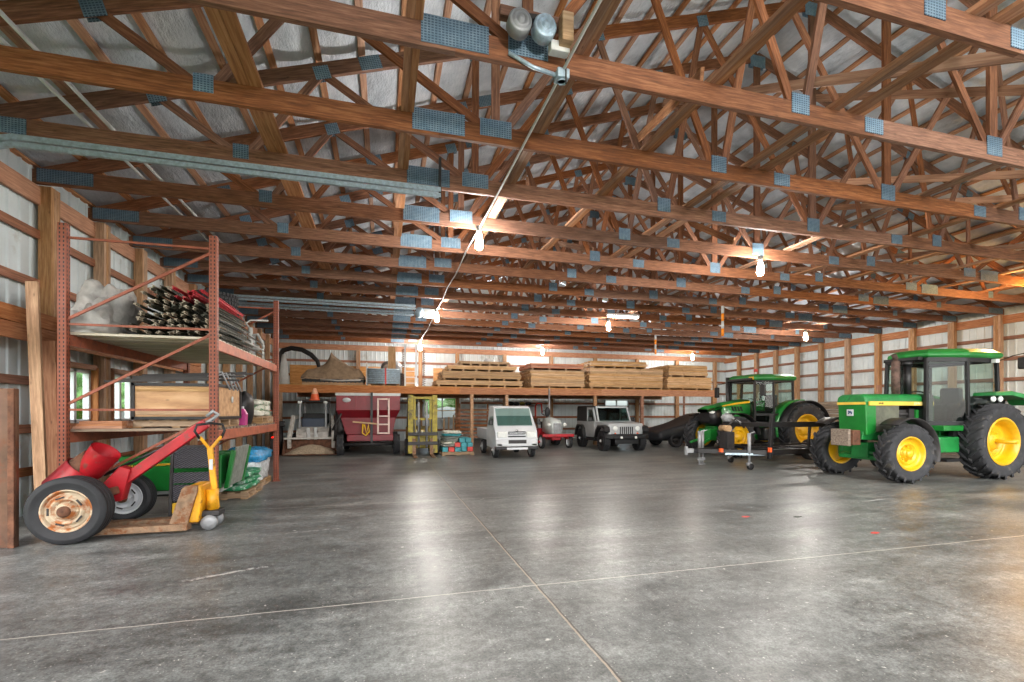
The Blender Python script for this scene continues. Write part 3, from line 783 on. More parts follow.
for rrow in range(rows):
    ncol = 15-int(rrow*.75)
    for c in range(ncol):
        top = rrow >= rows-2
        v = 3 if (top and 4 <= c <= 9) else random.choice((0,0,1,2))
        if rrow < 2: v = random.choice((0,2,2,1))
        o = tp[v]
        if first[v]: first[v] = False
        else: o = o.copy(); COL.objects.link(o)
        x = -3.70+rrow*.055+c*.090+random.uniform(-.02,.02)
        if x > -2.46: x = -2.46-random.random()*.1
        o.location = (x, 7.66+random.uniform(0,.32)+.05*(rows-rrow), ZU+.05+rrow*.082+random.uniform(0,.02))
        o.rotation_euler = (random.uniform(-.015,.03), random.uniform(-.6,.6), random.uniform(-.05,.05))
        lab = 'red painted studded steel fence post on top of the pile on the rack top shelf' if v == 3 else 'dark studded steel fence post in the pile on the rack top shelf'
        tag(o, lab, 'fence post', 'red fence posts on the rack' if v == 3 else 'dark fence posts on the rack')
for i in range(4):
    mb = tyre_mb(.39,.28,.2,0,36)
    o = mb.build('tyre', M['rubber_clean'], loc=(-3.10+(.02,-.01,.015,0)[i],10.05,ZU+.14+i*.283), rot=(PI/2,0,0))
    tag(o, f"{('bottom','second','third','topmost')[i]} black tyre of the stack on the rack top shelf", 'tyre', 'tyres stacked on the rack')
g = thing('tube_gate','white and grey tubular steel gate panel lying on the rack top shelf','gate',(-2.52,8.2,ZU+.05))
for i,(x,z) in enumerate(((0,0),(0,.10),(.0,.20),(.02,.32))):
    MB().tube([(x,0,z),(x,3.0,z)],.02,8).build('rail', M['chrome'] if i%2 else M['plastic_grey'], g)
for y in (0,1.5,3.0): MB().tube([(0,y,-.02),(0,y,.34)],.022,8).build('crossbar', M['plastic_grey'], g)
MB().bb(-.03,.03,-.15,1.3,.21,.24).build('wood_strip', M['ply'], g)
h = thing('hand_pump','white metal fitting standing at the back end of the rack top shelf','fitting',(-2.75,11.15,ZU))
MB().cyl((0,0,0),(0,0,.72),.045).build('stem', M['plastic_grey'], h)
MB().tube([(0,0,.55),(.14,0,.58),(.24,-.05,.4),(.26,-.05,.3)],.03,8).build('spout', M['plastic_grey'], h)
MB().tube([(0,0,.68),(-.1,.05,.82),(-.02,.1,.9),(.3,.2,.92)],.02,8).build('lever', M['plastic_grey'], h)
MB().bb(-.14,.16,-.1,.1,.24,.36).build('valve_body', M['plastic_grey'], h, bevel=.02)
# things on the lower shelf
def pallet(loc, sx, sy, label, rz=0, group=None, mat='pallet', hh=.13):
    p = thing('pallet', label, 'pallet', loc, rz, group)
    for i in range(3): MB().bb(-sx/2,sx/2,-.045+(i-1)*(sy/2-.05),.045+(i-1)*(sy/2-.05),.02,hh-.022).build('stringer', M[mat], p)
    n = max(4,int(sx/.17))
    for i in range(n):
        x = -sx/2+.06+(sx-.12)*i/(n-1); MB().bb(x-.05,x+.05,-sy/2,sy/2,hh-.022,hh).build('top_board', M[mat], p)
    for i in range(3):
        x = (i-1)*(sx/2-.06); MB().bb(x-.05,x+.05,-sy/2,sy/2,0,.02).build('bottom_board', M[mat], p)
    return p
pallet((-2.95,8.5,ZL),1.1,1.05,'wooden pallet under the plywood crate on the rack lower shelf')
c = thing('crate','plywood crate with black metal edging on the rack lower shelf','crate',(-2.93,8.48,ZL+.132))
MB().bb(-.53,.53,-.57,.57,0,.51).build('box_body', M['ply'], c)
e = MB()
for x in (-.53,.53):
    for y in (-.57,.57): e.bb(x-.022,x+.022,y-.022,y+.022,-.001,.515)
for z in (.012,.5):
    for y in (-.57,.57): e.bb(-.55,.55,y-.022,y+.022,z-.022,z+.022)
    for x in (-.53,.53): e.bb(x-.022,x+.022,-.59,.59,z-.022,z+.022)
e.build('metal_edging', M['black'], c)
MB().bb(-.5,.5,-.585,-.575,.06,.12).build('batten', M['lumber'], c); MB().bb(-.5,.5,-.585,-.575,.40,.46).build('batten', M['lumber'], c)
MB().lathe([(0,0),(0,.055),(.006,.055),(.006,0)],(.545,.1,.3),'x',14).build('label_patch', M['plastic_grey'], c)
b = thing('metal_rails','loose bundle of black metal rails lying over the plywood crate','rails',(-3.0,8.6,ZL+.66))
random.seed(3)
for i in range(9):
    x0 = -.85+random.uniform(-.1,.25); z = .012+.02*i
    board('rail',(x0,-.55+.12*i,z),(x0+1.25+random.uniform(0,.3),-.5+.13*i+random.uniform(-.1,.1),z+random.uniform(-.0,.09)),.05,.03,M['dark'],b)
for i in range(4): MB().tube([(.35,-.3+.2*i,.12),(.55,-.3+.2*i,.2),(.66,-.28+.2*i,-.08)],.014,6).build('bracket', M['grey_steel'], b)
for i in range(6):
    o = board('board',(-4.05+.03*(i%3),7.72+.16*(i//3)+.02*i,ZL+.02+.035*(i%3)+.0*i),(-3.50,7.76+.16*(i//3),ZL+.02+.035*(i%3)),.14,.034,M['header'])
    tag(o, f"short brown board, {('bottom','middle','top')[i%3]} of the {('front','rear')[i//3]} pile left of the plywood crate", 'board', 'short boards on the lower shelf')
MB().box((0,0,0),(.34,.6,.02),Matrix.Rotation(-.25,3,'Y')).build('metal_sheet', M['grey_steel'], loc=(-3.92,8.35,ZL+.06), label='thin grey metal sheet resting by the boards on the lower shelf', cat='sheet')
j = thing('jug','pale jug of magenta fluid beside the black bag on the rack','jug',(-2.40,9.22,ZL))
MB().loft([[(-.06,-.08,0),(.06,-.08,0),(.06,.08,0),(-.06,.08,0)],[(-.065,-.085,.2),(.065,-.085,.2),(.065,.085,.2),(-.065,.085,.2)],[(-.03,-.03,.29),(.03,-.03,.29),(.03,.03,.29),(-.03,.03,.29)]]).build('jug_body', M['magenta'], j, bevel=.01)
MB().cyl((0,0,.285),(0,0,.33),.025).build('cap', M['white'], j)
MB().blob((0,0,.29),(.17,.28,.31),8,.12,2,24,16,.75,flat=-.29).build('black_bag', M['black'], loc=(-2.52,9.68,ZL), label='upright stuffed black bag on the rack lower shelf', cat='bag')
pallet((-2.62,10.95,ZL),.5,1.0,'small wooden pallet under the feed sacks on the rack lower shelf',hh=.14)
random.seed(5)
for i in range(6):
    z = ZL+.142+.065+.105*(i//2)
    MB().blob((0,0,0),(.23,.24,.068),i+20,.25,2,22,12,.6,flat=-.06).build('feed_sack', M['bag_white'], loc=(-2.62,10.72+.48*(i%2),z), label=f"green and white feed sack, {('bottom','middle','top')[i//2]} layer, {('nearer','farther')[i%2]} stack on the rack lower shelf", cat='sack', group='feed sacks on the rack')
# ------------------------------------------------------------------ along the left wall
rp = thing('rusty_panel','rust-brown upright steel panel standing at the edge of the view before the tyre','panel',(-4.22,6.70,0))
MB().bb(-.3,.16,-.03,.03,0,1.82).build('face_sheet', M['rustpanel'], rp, bevel=.01)
MB().bb(.10,.16,-.06,-.03,0,1.82).build('edge_flange', M['rust'], rp, bevel=.006)
board('leaning_plank',(-4.545,7.96,0.02),(-4.71,8.04,3.36),.05,.14,M['post'],label='tall pale plank leaning on the wall header beside the pallet rack',cat='plank',bevel=.005)
board('leaning_plank',(-4.72,8.45,0.02),(-4.80,8.5,2.6),.05,.22,M['header'],label='wide orange-brown plank leaning behind the tall pale plank',cat='plank',bevel=.005)
# red two-wheeled implement
im = thing('red_implement','red two-wheeled implement with discharge chute and raised drawbar','implement',(-3.6,6.75,0))
wheel(im,(.02,.0,.395),.395,.26,.245,-1,M['rubber_clean'],M['rustlight'],0,0,.22,.34,steer=.06,bolts=5,hubcap=M['rust'],slots=5)
wheel(im,(.05,1.2,.335),.335,.22,.225,-1,M['rubber_clean'],M['white'],0,0,.22,.3,bolts=5,hubcap=M['rust'],slots=5)
MB().cyl((.0,.1,.40),(.05,1.15,.36),.045).build('axle', M['rust'], im)
k = MB(); k.bar((.02,.52,.42),(1.26,.55,1.40),.10,.13); k.prism([(-.1,.34),(.32,.40),(.42,.80),(.3,.85),(.05,.55)],'y',.44,.60)
k.build('drawbar', M['red'], im, bevel=.012)
MB().tube([(1.20,.55,1.37),(1.32,.55,1.44),(1.40,.55,1.52),(1.35,.5,1.56),(1.28,.5,1.49)],.025,8).build('hitch_hook', M['grey_steel'], im)
MB().cyl((.05,.62,.72),(1.1,.66,1.27),.02,n=8).build('link_rod', M['dark'], im)
def dirv(p,q): return (V(q)-V(p))
def drum(p0,p1,r0,r1,name,mat,inner=None):
    mb = MB(); mb.cyl(p0,p1,r0,r1,24,False); d = V(p1)-V(p0); q = V(p0)+d*.4
    mb.cyl(p1,q,r1*.94,r0*.9,24,False); mb.cyl(q,q+d*.02,r0*.9,r0*.9,24,True); mb.cyl(p0,V(p0)+d*.01,r0,r0,24,True)
    return mb.build(name, mat, im)
drum((-.30,.42,.56),(-.06,.42,.84),.22,.20,'hopper_drum',M['red']); MB().cyl((-.12,.42,.78),(.06,.42,.96),.185,.15,24).build('hopper_neck', M['rust'], im)
drum((.0,.40,.80),(.20,.36,1.06),.15,.17,'chute_mouth',M['red'])
MB().bar((-.35,.42,.38),(.3,.42,.55),.36,.10).build('gearbox_frame', M['rust'], im, bevel=.02)
MB().bar((-.46,.3,.42),(-.2,.3,.40),.08,.22).build('rear_bracket', M['grey_steel'], im, bevel=.01)
# pallet jack
pj = thing('pallet_jack','yellow hand pallet jack with rusty forks pointing at the big tyre','pallet jack',(-2.42,7.14,0))
for y in (-.2,.2):
    f = MB(); f.prism([(-1.25,.055),(-1.2,.04),(-.0,.04),(-.0,.125),(-1.12,.115),(-1.25,.075)],'y',y-.08,y+.08)
    f.build('fork', M['fork'], pj, bevel=.008)
    f = MB(); f.prism([(-.24,.05),(-.03,.05),(.10,.54),(.10,.60),(-.04,.60),(-.08,.56)],'y',y-.035 if y < 0 else y-.02,y+.02 if y < 0 else y+.035)
    f.build('heel_plate', M['fork'], pj, bevel=.006)
    MB().lathe([(-.05,0),(-.05,.04),(.05,.04),(.05,0)],(-1.1,y,.04),'y',14).build('fork_roller', M['grey_steel'], pj)
MB().prism([(-.02,.12),(.10,.12),(.14,.40),(.12,.60),(-.02,.60)],'y',-.2,.2).build('battery_box', M['yellow_jack'], pj, bevel=.02)
MB().cyl((.20,0,.22),(.20,0,.52),.075,n=16).build('pump_cylinder', M['yellow_jack'], pj)
MB().bb(.06,.32,-.12,.12,.17,.25).build('steering_yoke', M['dark'], pj, bevel=.02)
for y in (-.11,.11): MB().lathe([(-.045,0),(-.045,.03),(-.04,.095),(.04,.095),(.045,.03),(.045,0)],(.20,y,.098),'y',20).build('steer_wheel', M['grey_steel'], pj)
hd = MB(); hd.bar((.25,0,.26),(.17,0,1.08),.07,.05); hd.bar((.17,0,1.05),(.08,-.09,1.22),.03,.04); hd.bar((.17,0,1.05),(.28,.09,1.22),.03,.04)
hd.build('handle_shaft', M['yellow_jack'], pj, bevel=.01)
MB().tube([(.08,-.09,1.2),(.03,-.12,1.30),(.05,-.1,1.38),(.18,0,1.40),(.29,.1,1.38),(.31,.12,1.3),(.28,.09,1.2)],.017,8).build('handle_loop', M['black'], pj)
MB().bb(.175,.215,-.045,-.036,.78,.92).build('decal', M['white'], pj)
# green dump cart
ct = thing('dump_cart','green dump cart with yellow side stripe and pale tailgate under the rack','cart',(-3.12,8.78,0))
bd = MB()
def tub(x0,x1,y0,y1,z0,z1,t=.03,fl=.12):
    bd.loft([[(x0+fl,y0+.03,z0),(x1-.02,y0+.03,z0),(x1-.02,y1-.03,z0),(x0+fl,y1-.03,z0)],[(x0,y0,z1),(x1,y0,z1),(x1,y1,z1),(x0,y1,z1)],[(x0+t,y0+t,z1),(x1-t,y0+t,z1),(x1-t,y1-t,z1),(x0+t,y1-t,z1)],[(x0+fl+t,y0+.06,z0+t),(x1-.05,y0+.06,z0+t),(x1-.05,y1-.06,z0+t),(x0+fl+t,y1-.06,z0+t)]])
tub(-.72,.66,-.46,.46,.34,.88)
bd.build('tub', M['jd_green'], ct, bevel=.015)
MB().prism([(.70,.36),(.72,.36),(.84,.98),(.82,.99)],'y',-.34,.40).build('tailgate', M['bag_grey'], ct, bevel=.006)
MB().prism([(.68,.34),(.74,.34),(.86,.95),(.80,.97)],'y',.40,.47).build('gate_post', M['jd_green'], ct, bevel=.01)
MB().prism([(.68,.34),(.74,.34),(.84,.93),(.78,.95)],'y',-.44,-.34).build('gate_post', M['jd_green'], ct, bevel=.01)
MB().prism([(-.62,.70),(.2,.755),(.34,.755),(.34,.775),(.15,.775),(-.62,.745)],'y',-.475,-.455).build('stripe', M['jd_yellow'], ct)
text('10',.09,M['txt_dark'],ct,(-.52,-.478,.722),(PI/2,0,0))
MB().bb(-.78,.4,-.06,.06,.2,.27).build('draw_frame', M['black'], ct)
for y in (-.36,.36): wheel(ct,(.16,y,.2),.2,.13,.1,-1 if y < 0 else 1,M['rubber_clean'],M['black'],bolts=0)
MB().bb(-.5,.6,-.3,.3,.27,.34).build('underframe', M['plastic_grey'], ct)
# black folding panel stand
pn = thing('ramp_panel','black framed ramp with textured treads and yellow badge leaning before the green cart','ramp',(-2.72,7.92,0.0))
LR = Matrix.Rotation(-.10,4,'X')
def pp(mb, name, mat, **k):
    mb.xf(LR); return mb.build(name, mat, pn, **k)
for x in (-.29,.29): pp(MB().bb(x-.02,x+.02,-.025,.025,0,1.06),'side_rail',M['dark'],bevel=.004)
pp(MB().bb(-.27,.27,-.015,.015,0.01,.06),'bottom_bar',M['dark']); pp(MB().bb(-.27,.27,-.015,.015,1.02,1.06),'top_bar',M['dark'])
def tread_mat():
    m, nt, b = new_mat('ribbed_tread'); v, _ = coords(nt,(1,1,1),False)
    mp = N(nt,'ShaderNodeMapping'); mp.inputs['Rotation'].default_value = (0,.5,0); nt.links.new(v,mp.inputs[0])
    wv = N(nt,'ShaderNodeTexWave', i_Scale=12, i_Distortion=1.5, i_Detail=2); wv.bands_direction = 'Z'; nt.links.new(mp.outputs[0],wv.inputs['Vector'])
    col = ramp(nt,[(.3,(30,30,34)),(.7,(86,84,92))],wv.outputs['Fac']); nt.links.new(col,b.inputs['Base Color']); b.inputs['Roughness'].default_value = .5
    bump(nt,b,wv.outputs['Fac'],.6,.01); return m
M['tread'] = tread_mat()
for z0,z1 in ((.72,1.02),(.50,.66),(.24,.48)): pp(MB().bb(-.27,.27,-.012,.012,z0,z1),'tread_panel',M['tread'],bevel=.004)
bq = pp(MB().bb(-.26,-.08,-.03,-.012,.07,.22),'badge',M['jd_yellow'],bevel=.006)
MB().lathe([(0,0),(0,.03),(.006,.03),(.006,0)],(-.17,-.053,.145),'y',12).build('badge_emblem', M['black'], bq)
# pallets on the floor at the rack end
pallet((-2.72,9.86,0),.75,1.1,'wooden pallet on the floor carrying green seed bags',hh=.13)
random.seed(11)
for i in range(6):
    lay = i//2
    MB().blob((0,0,0),(.36,.26,.062),i+40,.2,2,24,12,.55,flat=-.055).build('seed_bag', M['bag_green'], loc=(-2.72+.02*lay,9.60+.52*(i%2),.192+.11*lay), label=f"green and white seed bag, {('bottom','middle','top')[lay]} layer, {('nearer','farther')[i%2]} half of the floor pallet", cat='bag', group='green seed bags on the floor pallet')
pallet((-2.80,11.02,0),.72,1.15,'wooden pallet under the plastic-wrapped load beside the rack post',hh=.13)
wl = thing('wrapped_load','wrinkled plastic-wrapped load with bright blue cover sheet by the rack post','wrapped load',(-2.80,11.02,.132))
MB().blob((0,0,.24),(.37,.6,.27),61,.22,3,36,20,.55,flat=-.24).build('clear_wrapping', M['clearwrap'], wl)
MB().blob((0.02,0,.50),(.40,.63,.17),66,.3,3,36,16,.7,flat=-.10).build('blue_cover', M['bluewrap'], wl)
# ------------------------------------------------------------------ on the storage platform
ZP = SZ1+.032
def lumber_stack(name_label, x0, x1, y0, depth, tiers, group='lumber packs on the platform'):
    """tiers: list of (z0, courses, x-inset left, x-inset right, material)"""
    t = thing('lumber_pack', name_label, 'lumber pack', ((x0+x1)/2, y0, ZP), 0, group)
    z = 0; hw = (x1-x0)/2
    for ti,(courses,il,ir,mat) in enumerate(tiers):
        nb = max(3,int((x1-x0)/.62))
        mb = MB()
        for i in range(nb):
            x = -hw+il+.15+(2*hw-il-ir-.3)*i/(nb-1); mb.bb(x-.045,x+.045,0,depth,z,z+.085)
        mb.build('bearer', M['pallet'], t)
        z += .087
        for c in range(courses):
            th = random.choice((.042,.05,.05,.056)); mb = MB(); y = 0
            while y < depth-.1:
                w = random.uniform(.16,.24); a = random.uniform(0,.10); b = random.uniform(0,.10); sp = random.uniform(.3,.7)
                # two boards end to end in a course
                m_ = -hw+il+(2*hw-il-ir)*sp
                off = random.uniform(0,.05) if y == 0 else 0
                mb.bb(-hw+il+a,m_-.004,y+off,y+w,z,z+th); mb.bb(m_+.004,hw-ir-b,y+random.uniform(0,.03),y+w,z,z+th)
                y += w+.008
            mb.build('board_course', M[mat], t)
            z += th+.003
        for x in (-hw*.45+random.uniform(-.1,.1),hw*.4):
            pass
    return t
random.seed(21)
M['reddish'] = wood('red_end_lumber',(150,84,70),(186,124,96),(204,156,120), spread=.15)
lumber_stack('long loose stack of pale lumber on the platform beside the ladder',2.15,6.15,20.55,2.0,[(4,0,0,'lumber'),(6,.25,.1,'pallet'),(3,.5,.3,'lumber'),(2,1.0,.6,'pallet')])
lumber_stack('squat lumber pack with a reddish top layer above the white mini truck',6.45,9.2,20.6,2.0,[(14,0,0,'lumber'),(4,0,0,'reddish')])
lumber_stack('tallest lumber pack on the platform above the silver off-roader',9.40,13.45,20.6,2.0,[(18,0,0,'lumber'),(5,.1,.9,'lumber')])
lumber_stack('lumber pack at the platform end above the black covered car',13.62,16.30,20.6,2.0,[(11,0,0,'lumber'),(10,.1,.25,'lumber')])
MB().blob((0,0,.07),(.22,.16,.09),4,.4,2,18,10,.7,flat=-.07).build('cloth_bundle', M['white'], loc=(4.6,20.8,ZP+1.13), label='small white bundle lying on the long loose lumber stack', cat='bundle')
# wrapped metal bundle
gb = thing('metal_bundle','grey ridged metal sheet bundle with orange strap on the platform','bundle',(.0,20.9,ZP))
for i in range(3): MB().bb(-.6+.6*i-.05,-.6+.6*i+.05,0,1.2,0,.09).build('bearer', M['pallet'], gb)
mb = MB()
for i in range(8): mb.cyl((-.68,.06,.135+.082*i),(.68,.06,.135+.082*i),.045,n=10)
mb.bb(-.68,.68,.06,1.2,.092,.76); mb.build('sheet_stack', M['galv'], gb)
MB().bb(.03,.10,.005,1.21,.08,.775).build('strap', M['coral'], gb)
MB().bb(-.74,-.69,.05,1.0,.0,1.0).build('end_board', M['plastic_grey'], gb)
# ladder
ld = thing('ladder','pale wooden ladder standing on the platform beside the grey bundle','ladder',(1.12,20.75,ZP))
for x in (-.24,.24): board('side_rail',(x,0,0),(x,.35,1.85),.035,.07,M['white'],ld)
for i in range(7): z = .14+.26*i; board('rung',(-.24,.35*z/1.85,z),(.24,.35*z/1.85,z),.04,.03,M['white'],ld)
for x,lab in ((.35,'broad pale board standing upright behind the grey metal bundle'),):
    board('upright_board',(x,22.4,ZP),(x,22.5,ZP+1.9),.04,.34,M['lumber'],label=lab,cat='board')
wg = thing('wire_coil','hanging coil of rusty barbed wire beside the pale ladder','wire',(.80,21.0,ZP))
for q in range(2):
    mb = MB(); n = 130
    mb.tube([((.05+.02*math.sin(i*1.7))*math.cos(i*.8)+.0,.05*q+(.06)*math.sin(i*.8),.05+i*1.6/n) for i in range(n)],.013,5)
    mb.build('strand', M['rust'], wg, loc=(.9*q,0,0))
# tarp covered machine on a pallet
pallet((-2.06,21.85,ZP),2.4,1.8,'long low pallet under the beige tarp on the platform',hh=.14)
tp_ = thing('tarp_covered_load','low load under a beige tarp pitched to a peak on the platform','covered load',(-2.06,21.75,ZP+.142))
def heightfield(fn, x0,x1,y0,y1,nx,ny):
    mb = MB()
    for j in range(ny+1):
        for i in range(nx+1):
            x = x0+(x1-x0)*i/nx; y = y0+(y1-y0)*j/ny; mb.v.append((x,y,fn(x,y)))
    for j in range(ny):
        for i in range(nx):
            a = j*(nx+1)+i; mb.f.append([a,a+1,a+nx+2,a+nx+1]); mb.m.append(0); mb.sm.append(True)
    # skirt and floor
    return mb
def tarpz(x,y):
    e = min(1,(1.28-abs(x))/.28)*min(1,(.78-abs(y))/.22); e = max(0,e)**.5
    ridge = 1.05*math.exp(-abs(x+.12)*(3.8 if x < -.12 else 1.9)) if abs(y) < .8 else 0
    return .12+e*(.40+.12*mnoise.noise((x*1.5,y*2,3)))+ridge*max(0,1-abs(y+.25)/.9)*e*.85+.04*mnoise.noise((x*6,y*6,1))
mb = heightfield(tarpz,-1.28,1.28,-.8,.8,64,36); mb.build('tarp', M['tarp'], tp_)
MB().loft([[(-1.2,-.76,0),(1.2,-.76,0),(1.2,.76,0),(-1.2,.76,0)],[(-1.24,-.78,.2),(1.24,-.78,.2),(1.24,.78,.2),(-1.24,.78,.2)]]).build('machine_body', M['cover'], tp_)
MB().tube([(-.5,-.79,.10),(.2,-.82,.06),(1.1,-.8,.10)],.035,6).build('dangling_hem', M['plastic_grey'], tp_)
# black hose arch, white cone
ar = thing('exhaust_hose','thick black flexible hose arching over the platform at the rack end','hose',(-3.86,23.0,ZP))
mb = MB(); pts = [(-.62,0,.0),(-.62,0,.9),(-.60,0,1.25),(-.45,0,1.5),(-.15,0,1.60),(.25,0,1.55),(.6,0,1.36),(.85,0,1.10),(.92,0,.8),(.93,0,0)]
pts = [(x*1.1,y,z*1.1) for x,y,z in pts]
mb.tube(pts,[.09,.09,.10,.11,.11,.11,.11,.10,.08,.08],10); mb.build('hose_tube', M['black'], ar)
MB().lathe([(0,0),(0,.24),(1.25,.07),(1.25,0)],axis='z',n=18).build('funnel_cone', M['plastic_grey'], loc=(-3.96,21.05,ZP), label='tall pale grey cone standing on the platform beside the black hose', cat='cone')
mc = thing('small_machine','dark small engine with grey hood stored behind the beige tarp','machine',(.05,23.6,ZP))
MB().bb(-.7,.9,-.4,.4,0,.75).build('base_crate', M['dark'], mc, bevel=.03)
MB().blob((.3,0,.95),(.5,.4,.42),9,.08,2,26,16,.7,flat=-.4).build('grey_hood', M['grey_steel'], mc)
MB().lathe([(-.1,0),(-.1,.2),(.1,.2),(.1,0)],(.1,-.45,.95),'y',16).build('pulley', M['plastic_grey'], mc)
# ------------------------------------------------------------------ skid steer, cone
sk = thing('skid_steer','dusty white skid steer loader with wide bucket facing out','loader',(-2.52,19.2,0))
bk = MB()
bk.prism([(-1.35,.03),(-1.42,.06),(-1.0,.62),(-.82,.60),(-.80,.10),(-.95,.03)],'x',-.9,-.885); bk.prism([(-1.35,.03),(-1.42,.06),(-1.0,.62),(-.82,.60),(-.80,.10),(-.95,.03)],'x',.885,.9)
bk.prism([(-1.42,.03),(-.95,.03),(-.80,.10),(-.80,.62),(-.84,.62),(-.86,.13),(-.98,.07),(-1.42,.06)],'x',-.9,.9); bk.bb(-.9,.9,-1.04,-.80,.585,.63)
bk.build('bucket', M['rust'], sk, bevel=.006)
MB().bb(-.9,.9,-1.06,-1.03,.575,.64).build('bucket_edge', M['concrete_white'], sk)
mb = heightfield(lambda x,y:.07+.30*max(0,1-(x/.85)**2)*max(.0,min(1,(y+1.38)/.45))+.03*mnoise.noise((x*5,y*5,2)),-.86,.86,-1.38,-.88,30,12); mb.build('sand_fill', M['sand'], sk)
MB().loft([[(-.55,-.75,.18),(.55,-.75,.18),(.55,1.2,.18),(-.55,1.2,.18)],[(-.55,-.8,.8),(.55,-.8,.8),(.55,1.3,.85),(-.55,1.3,.85)],[(-.55,-.5,1.0),(.55,-.5,1.0),(.55,1.25,1.25),(-.55,1.25,1.25)]]).build('chassis', M['concrete_white'], sk, bevel=.03)
for s in (-1,1):
    mb = MB(); mb.bar((s*.72,1.0,1.35),(s*.66,-.55,1.35),.10,.14); mb.bar((s*.66,-.55,1.40),(s*.74,-.95,.62),.12,.16); mb.bar((s*.74,-.95,.70),(s*.74,-.92,.25),.12,.14)
    mb.build('lift_arm', M['concrete_white'], sk, bevel=.02)
    mb = MB(); mb.bar((s*.45,-.62,.95),(s*.44,-.55,1.92),.07,.09); mb.bar((s*.44,.6,1.1),(s*.44,.55,1.92),.07,.09)
    mb.build('cab_post', M['grey_steel'], sk, bevel=.01)
    MB().bb(s*.44-.07,s*.44+.07,-.66,-.56,1.86,1.95).build('work_light', M['lens'], sk, bevel=.01)
    for y in (-.45,.65): wheel(sk,(s*.72,y,.38),.38,.26,.2,s,M['rubber'],M['concrete_white'],14,0,.4,ax='x')
MB().bb(-.5,.5,-.6,.6,1.92,1.98).build('cab_roof', M['dark'], sk, bevel=.02)
MB().bb(-.44,.44,-.02,.55,.9,1.5).build('seat', M['black'], sk, bevel=.04)
MB().bb(-.4,.4,-.5,-.42,.98,1.32).build('control_panel', paint('blue_grey_panel',(58,70,88),.4), sk, bevel=.03)
for s in (-.12,.12): MB().bb(s-.06,s+.06,-.86,-.76,.55,.98).build('tilt_cylinder', M['plastic_grey'], sk, bevel=.02)
cn = thing('traffic_cone','orange traffic cone with pale top sitting on the skid steer roof','cone',(-2.50,18.95,1.982))
MB().bb(-.17,.17,-.17,.17,0,.03).build('base', M['orange'], cn, bevel=.005)
MB().lathe([(.03,.165),(.24,.125)],axis='z',n=20).build('cone_body', M['orange'], cn)
MB().lathe([(.24,.125),(.46,.045),(.46,0)],axis='z',n=20).build('reflective_collar', paint('cone_collar',(224,170,140),.4), cn)
bs = thing('black_stand','slim black stand with a glowing red lamp beside the skid steer','stand',(-3.62,18.7,0))
MB().cyl((0,0,0),(0,0,1.05),.09,.07).build('post', M['black'], bs); MB().bb(-.14,.14,-.08,.08,1.02,1.22).build('head', M['black'], bs, bevel=.03)
MB().lathe([(0,0),(0,.09),(.03,.09),(.05,.05),(.05,0)],(-.2,-.12,.62),'z',14).build('red_lamp', M['redlamp'], bs); MB().bb(-.32,-.08,-.2,-.05,.1,.62).build('lamp_case', M['dark'], bs, bevel=.02)
# ------------------------------------------------------------------ red wagon
wa = thing('feed_wagon','dark red feed wagon with pale ladder and oval badge','wagon',(-.53,18.1,0))
bd = MB(); L = 4.2
bd.loft([[(-1.12,-.28,2.2),(1.1,-.28,2.2),(1.1,L,2.2),(-1.12,L,2.2)],[(-1.12,-.28,1.62),(1.1,-.28,1.62),(1.1,L,1.62),(-1.12,L,1.62)],[(-.98,-.12,1.34),(.96,-.12,1.34),(.96,L,1.34),(-.98,L,1.34)],[(-.80,-.10,.74),(.84,-.10,.74),(.84,L,.74),(-.80,L,.74)]])
bd.build('hopper_body', M['wagon_red'], wa, bevel=.012)
MB().bb(-1.14,1.12,-.30,-.24,2.14,2.24).build('top_rim', M['plastic_grey'], wa)
MB().bb(-.75,.86,-.34,.2,.50,.74).build('front_beam', M['wagon_red'], wa, bevel=.02)
for s in (-.45,.75): MB().bb(s-.03,s+.03,-.30,-.27,1.64,2.14).build('body_rib', M['wagon_red'], wa)
MB().bb(.06,.14,-.42,-.30,.45,2.26).build('centre_post', M['black'], wa)
lg = MB()
for x in (.32,.70): lg.bb(x-.03,x+.03,-.40,-.35,.75,2.05)
for z in (.78,1.1,1.4,2.02): lg.bb(.32,.70,-.40,-.35,z-.025,z+.025)
lg.build('ladder', paint('cream_paint',(222,196,186),.5), wa)
bg_ = MB().lathe([(0,0),(0,.11),(.012,.11),(.012,0)],axis='y',n=20); bg_.v = [(p[0]*1.3,p[1],p[2]*.75) for p in bg_.v]
bg_.build('oval_badge', M['white'], wa, loc=(-.76,-.295,1.98))
MB().bar((-.55,-.38,1.20),(.3,-.42,1.12),.04,.05).build('pale_bar', M['lumber'], wa)
MB().tube([(-.2,-.42,1.12),(-.22,-.45,.8),(-.1,-.46,.7),(.02,-.44,.85),(.0,-.42,1.1),(-.08,-.45,.78),(-.15,-.43,1.1)],.03,6).build('yellow_rope', M['jd_yellow'], wa)
for s in (-1,1):
    wheel(wa,(s*.98,-.15,.36),.36,.22,.2,s,M['rubber'],M['plastic_grey'],0,30,ax='x'); wheel(wa,(s*.98,2.6,.36),.36,.22,.2,s,M['rubber'],M['plastic_grey'],ax='x')
MB().cyl((-.95,-.15,.38),(.95,-.15,.38),.06).build('axle', M['dark'], wa)
MB().cyl((-.95,2.6,.38),(.95,2.6,.38),.06).build('axle', M['dark'], wa)
MB().bb(-.7,.7,.2,3.6,.45,.74).build('chassis_frame', M['dark'], wa)
mb = MB(); mb.blob((-1.0,.25,1.1),(.16,.2,.42),31,.6,3,20,14,.8); mb.cyl((-1.18,-.1,.5),(-1.1,-.05,1.6),.05); mb.cyl((-.95,-.2,1.5),(-1.25,-.1,.9),.04)
mb.build('drive_gearbox', M['dark'], wa)
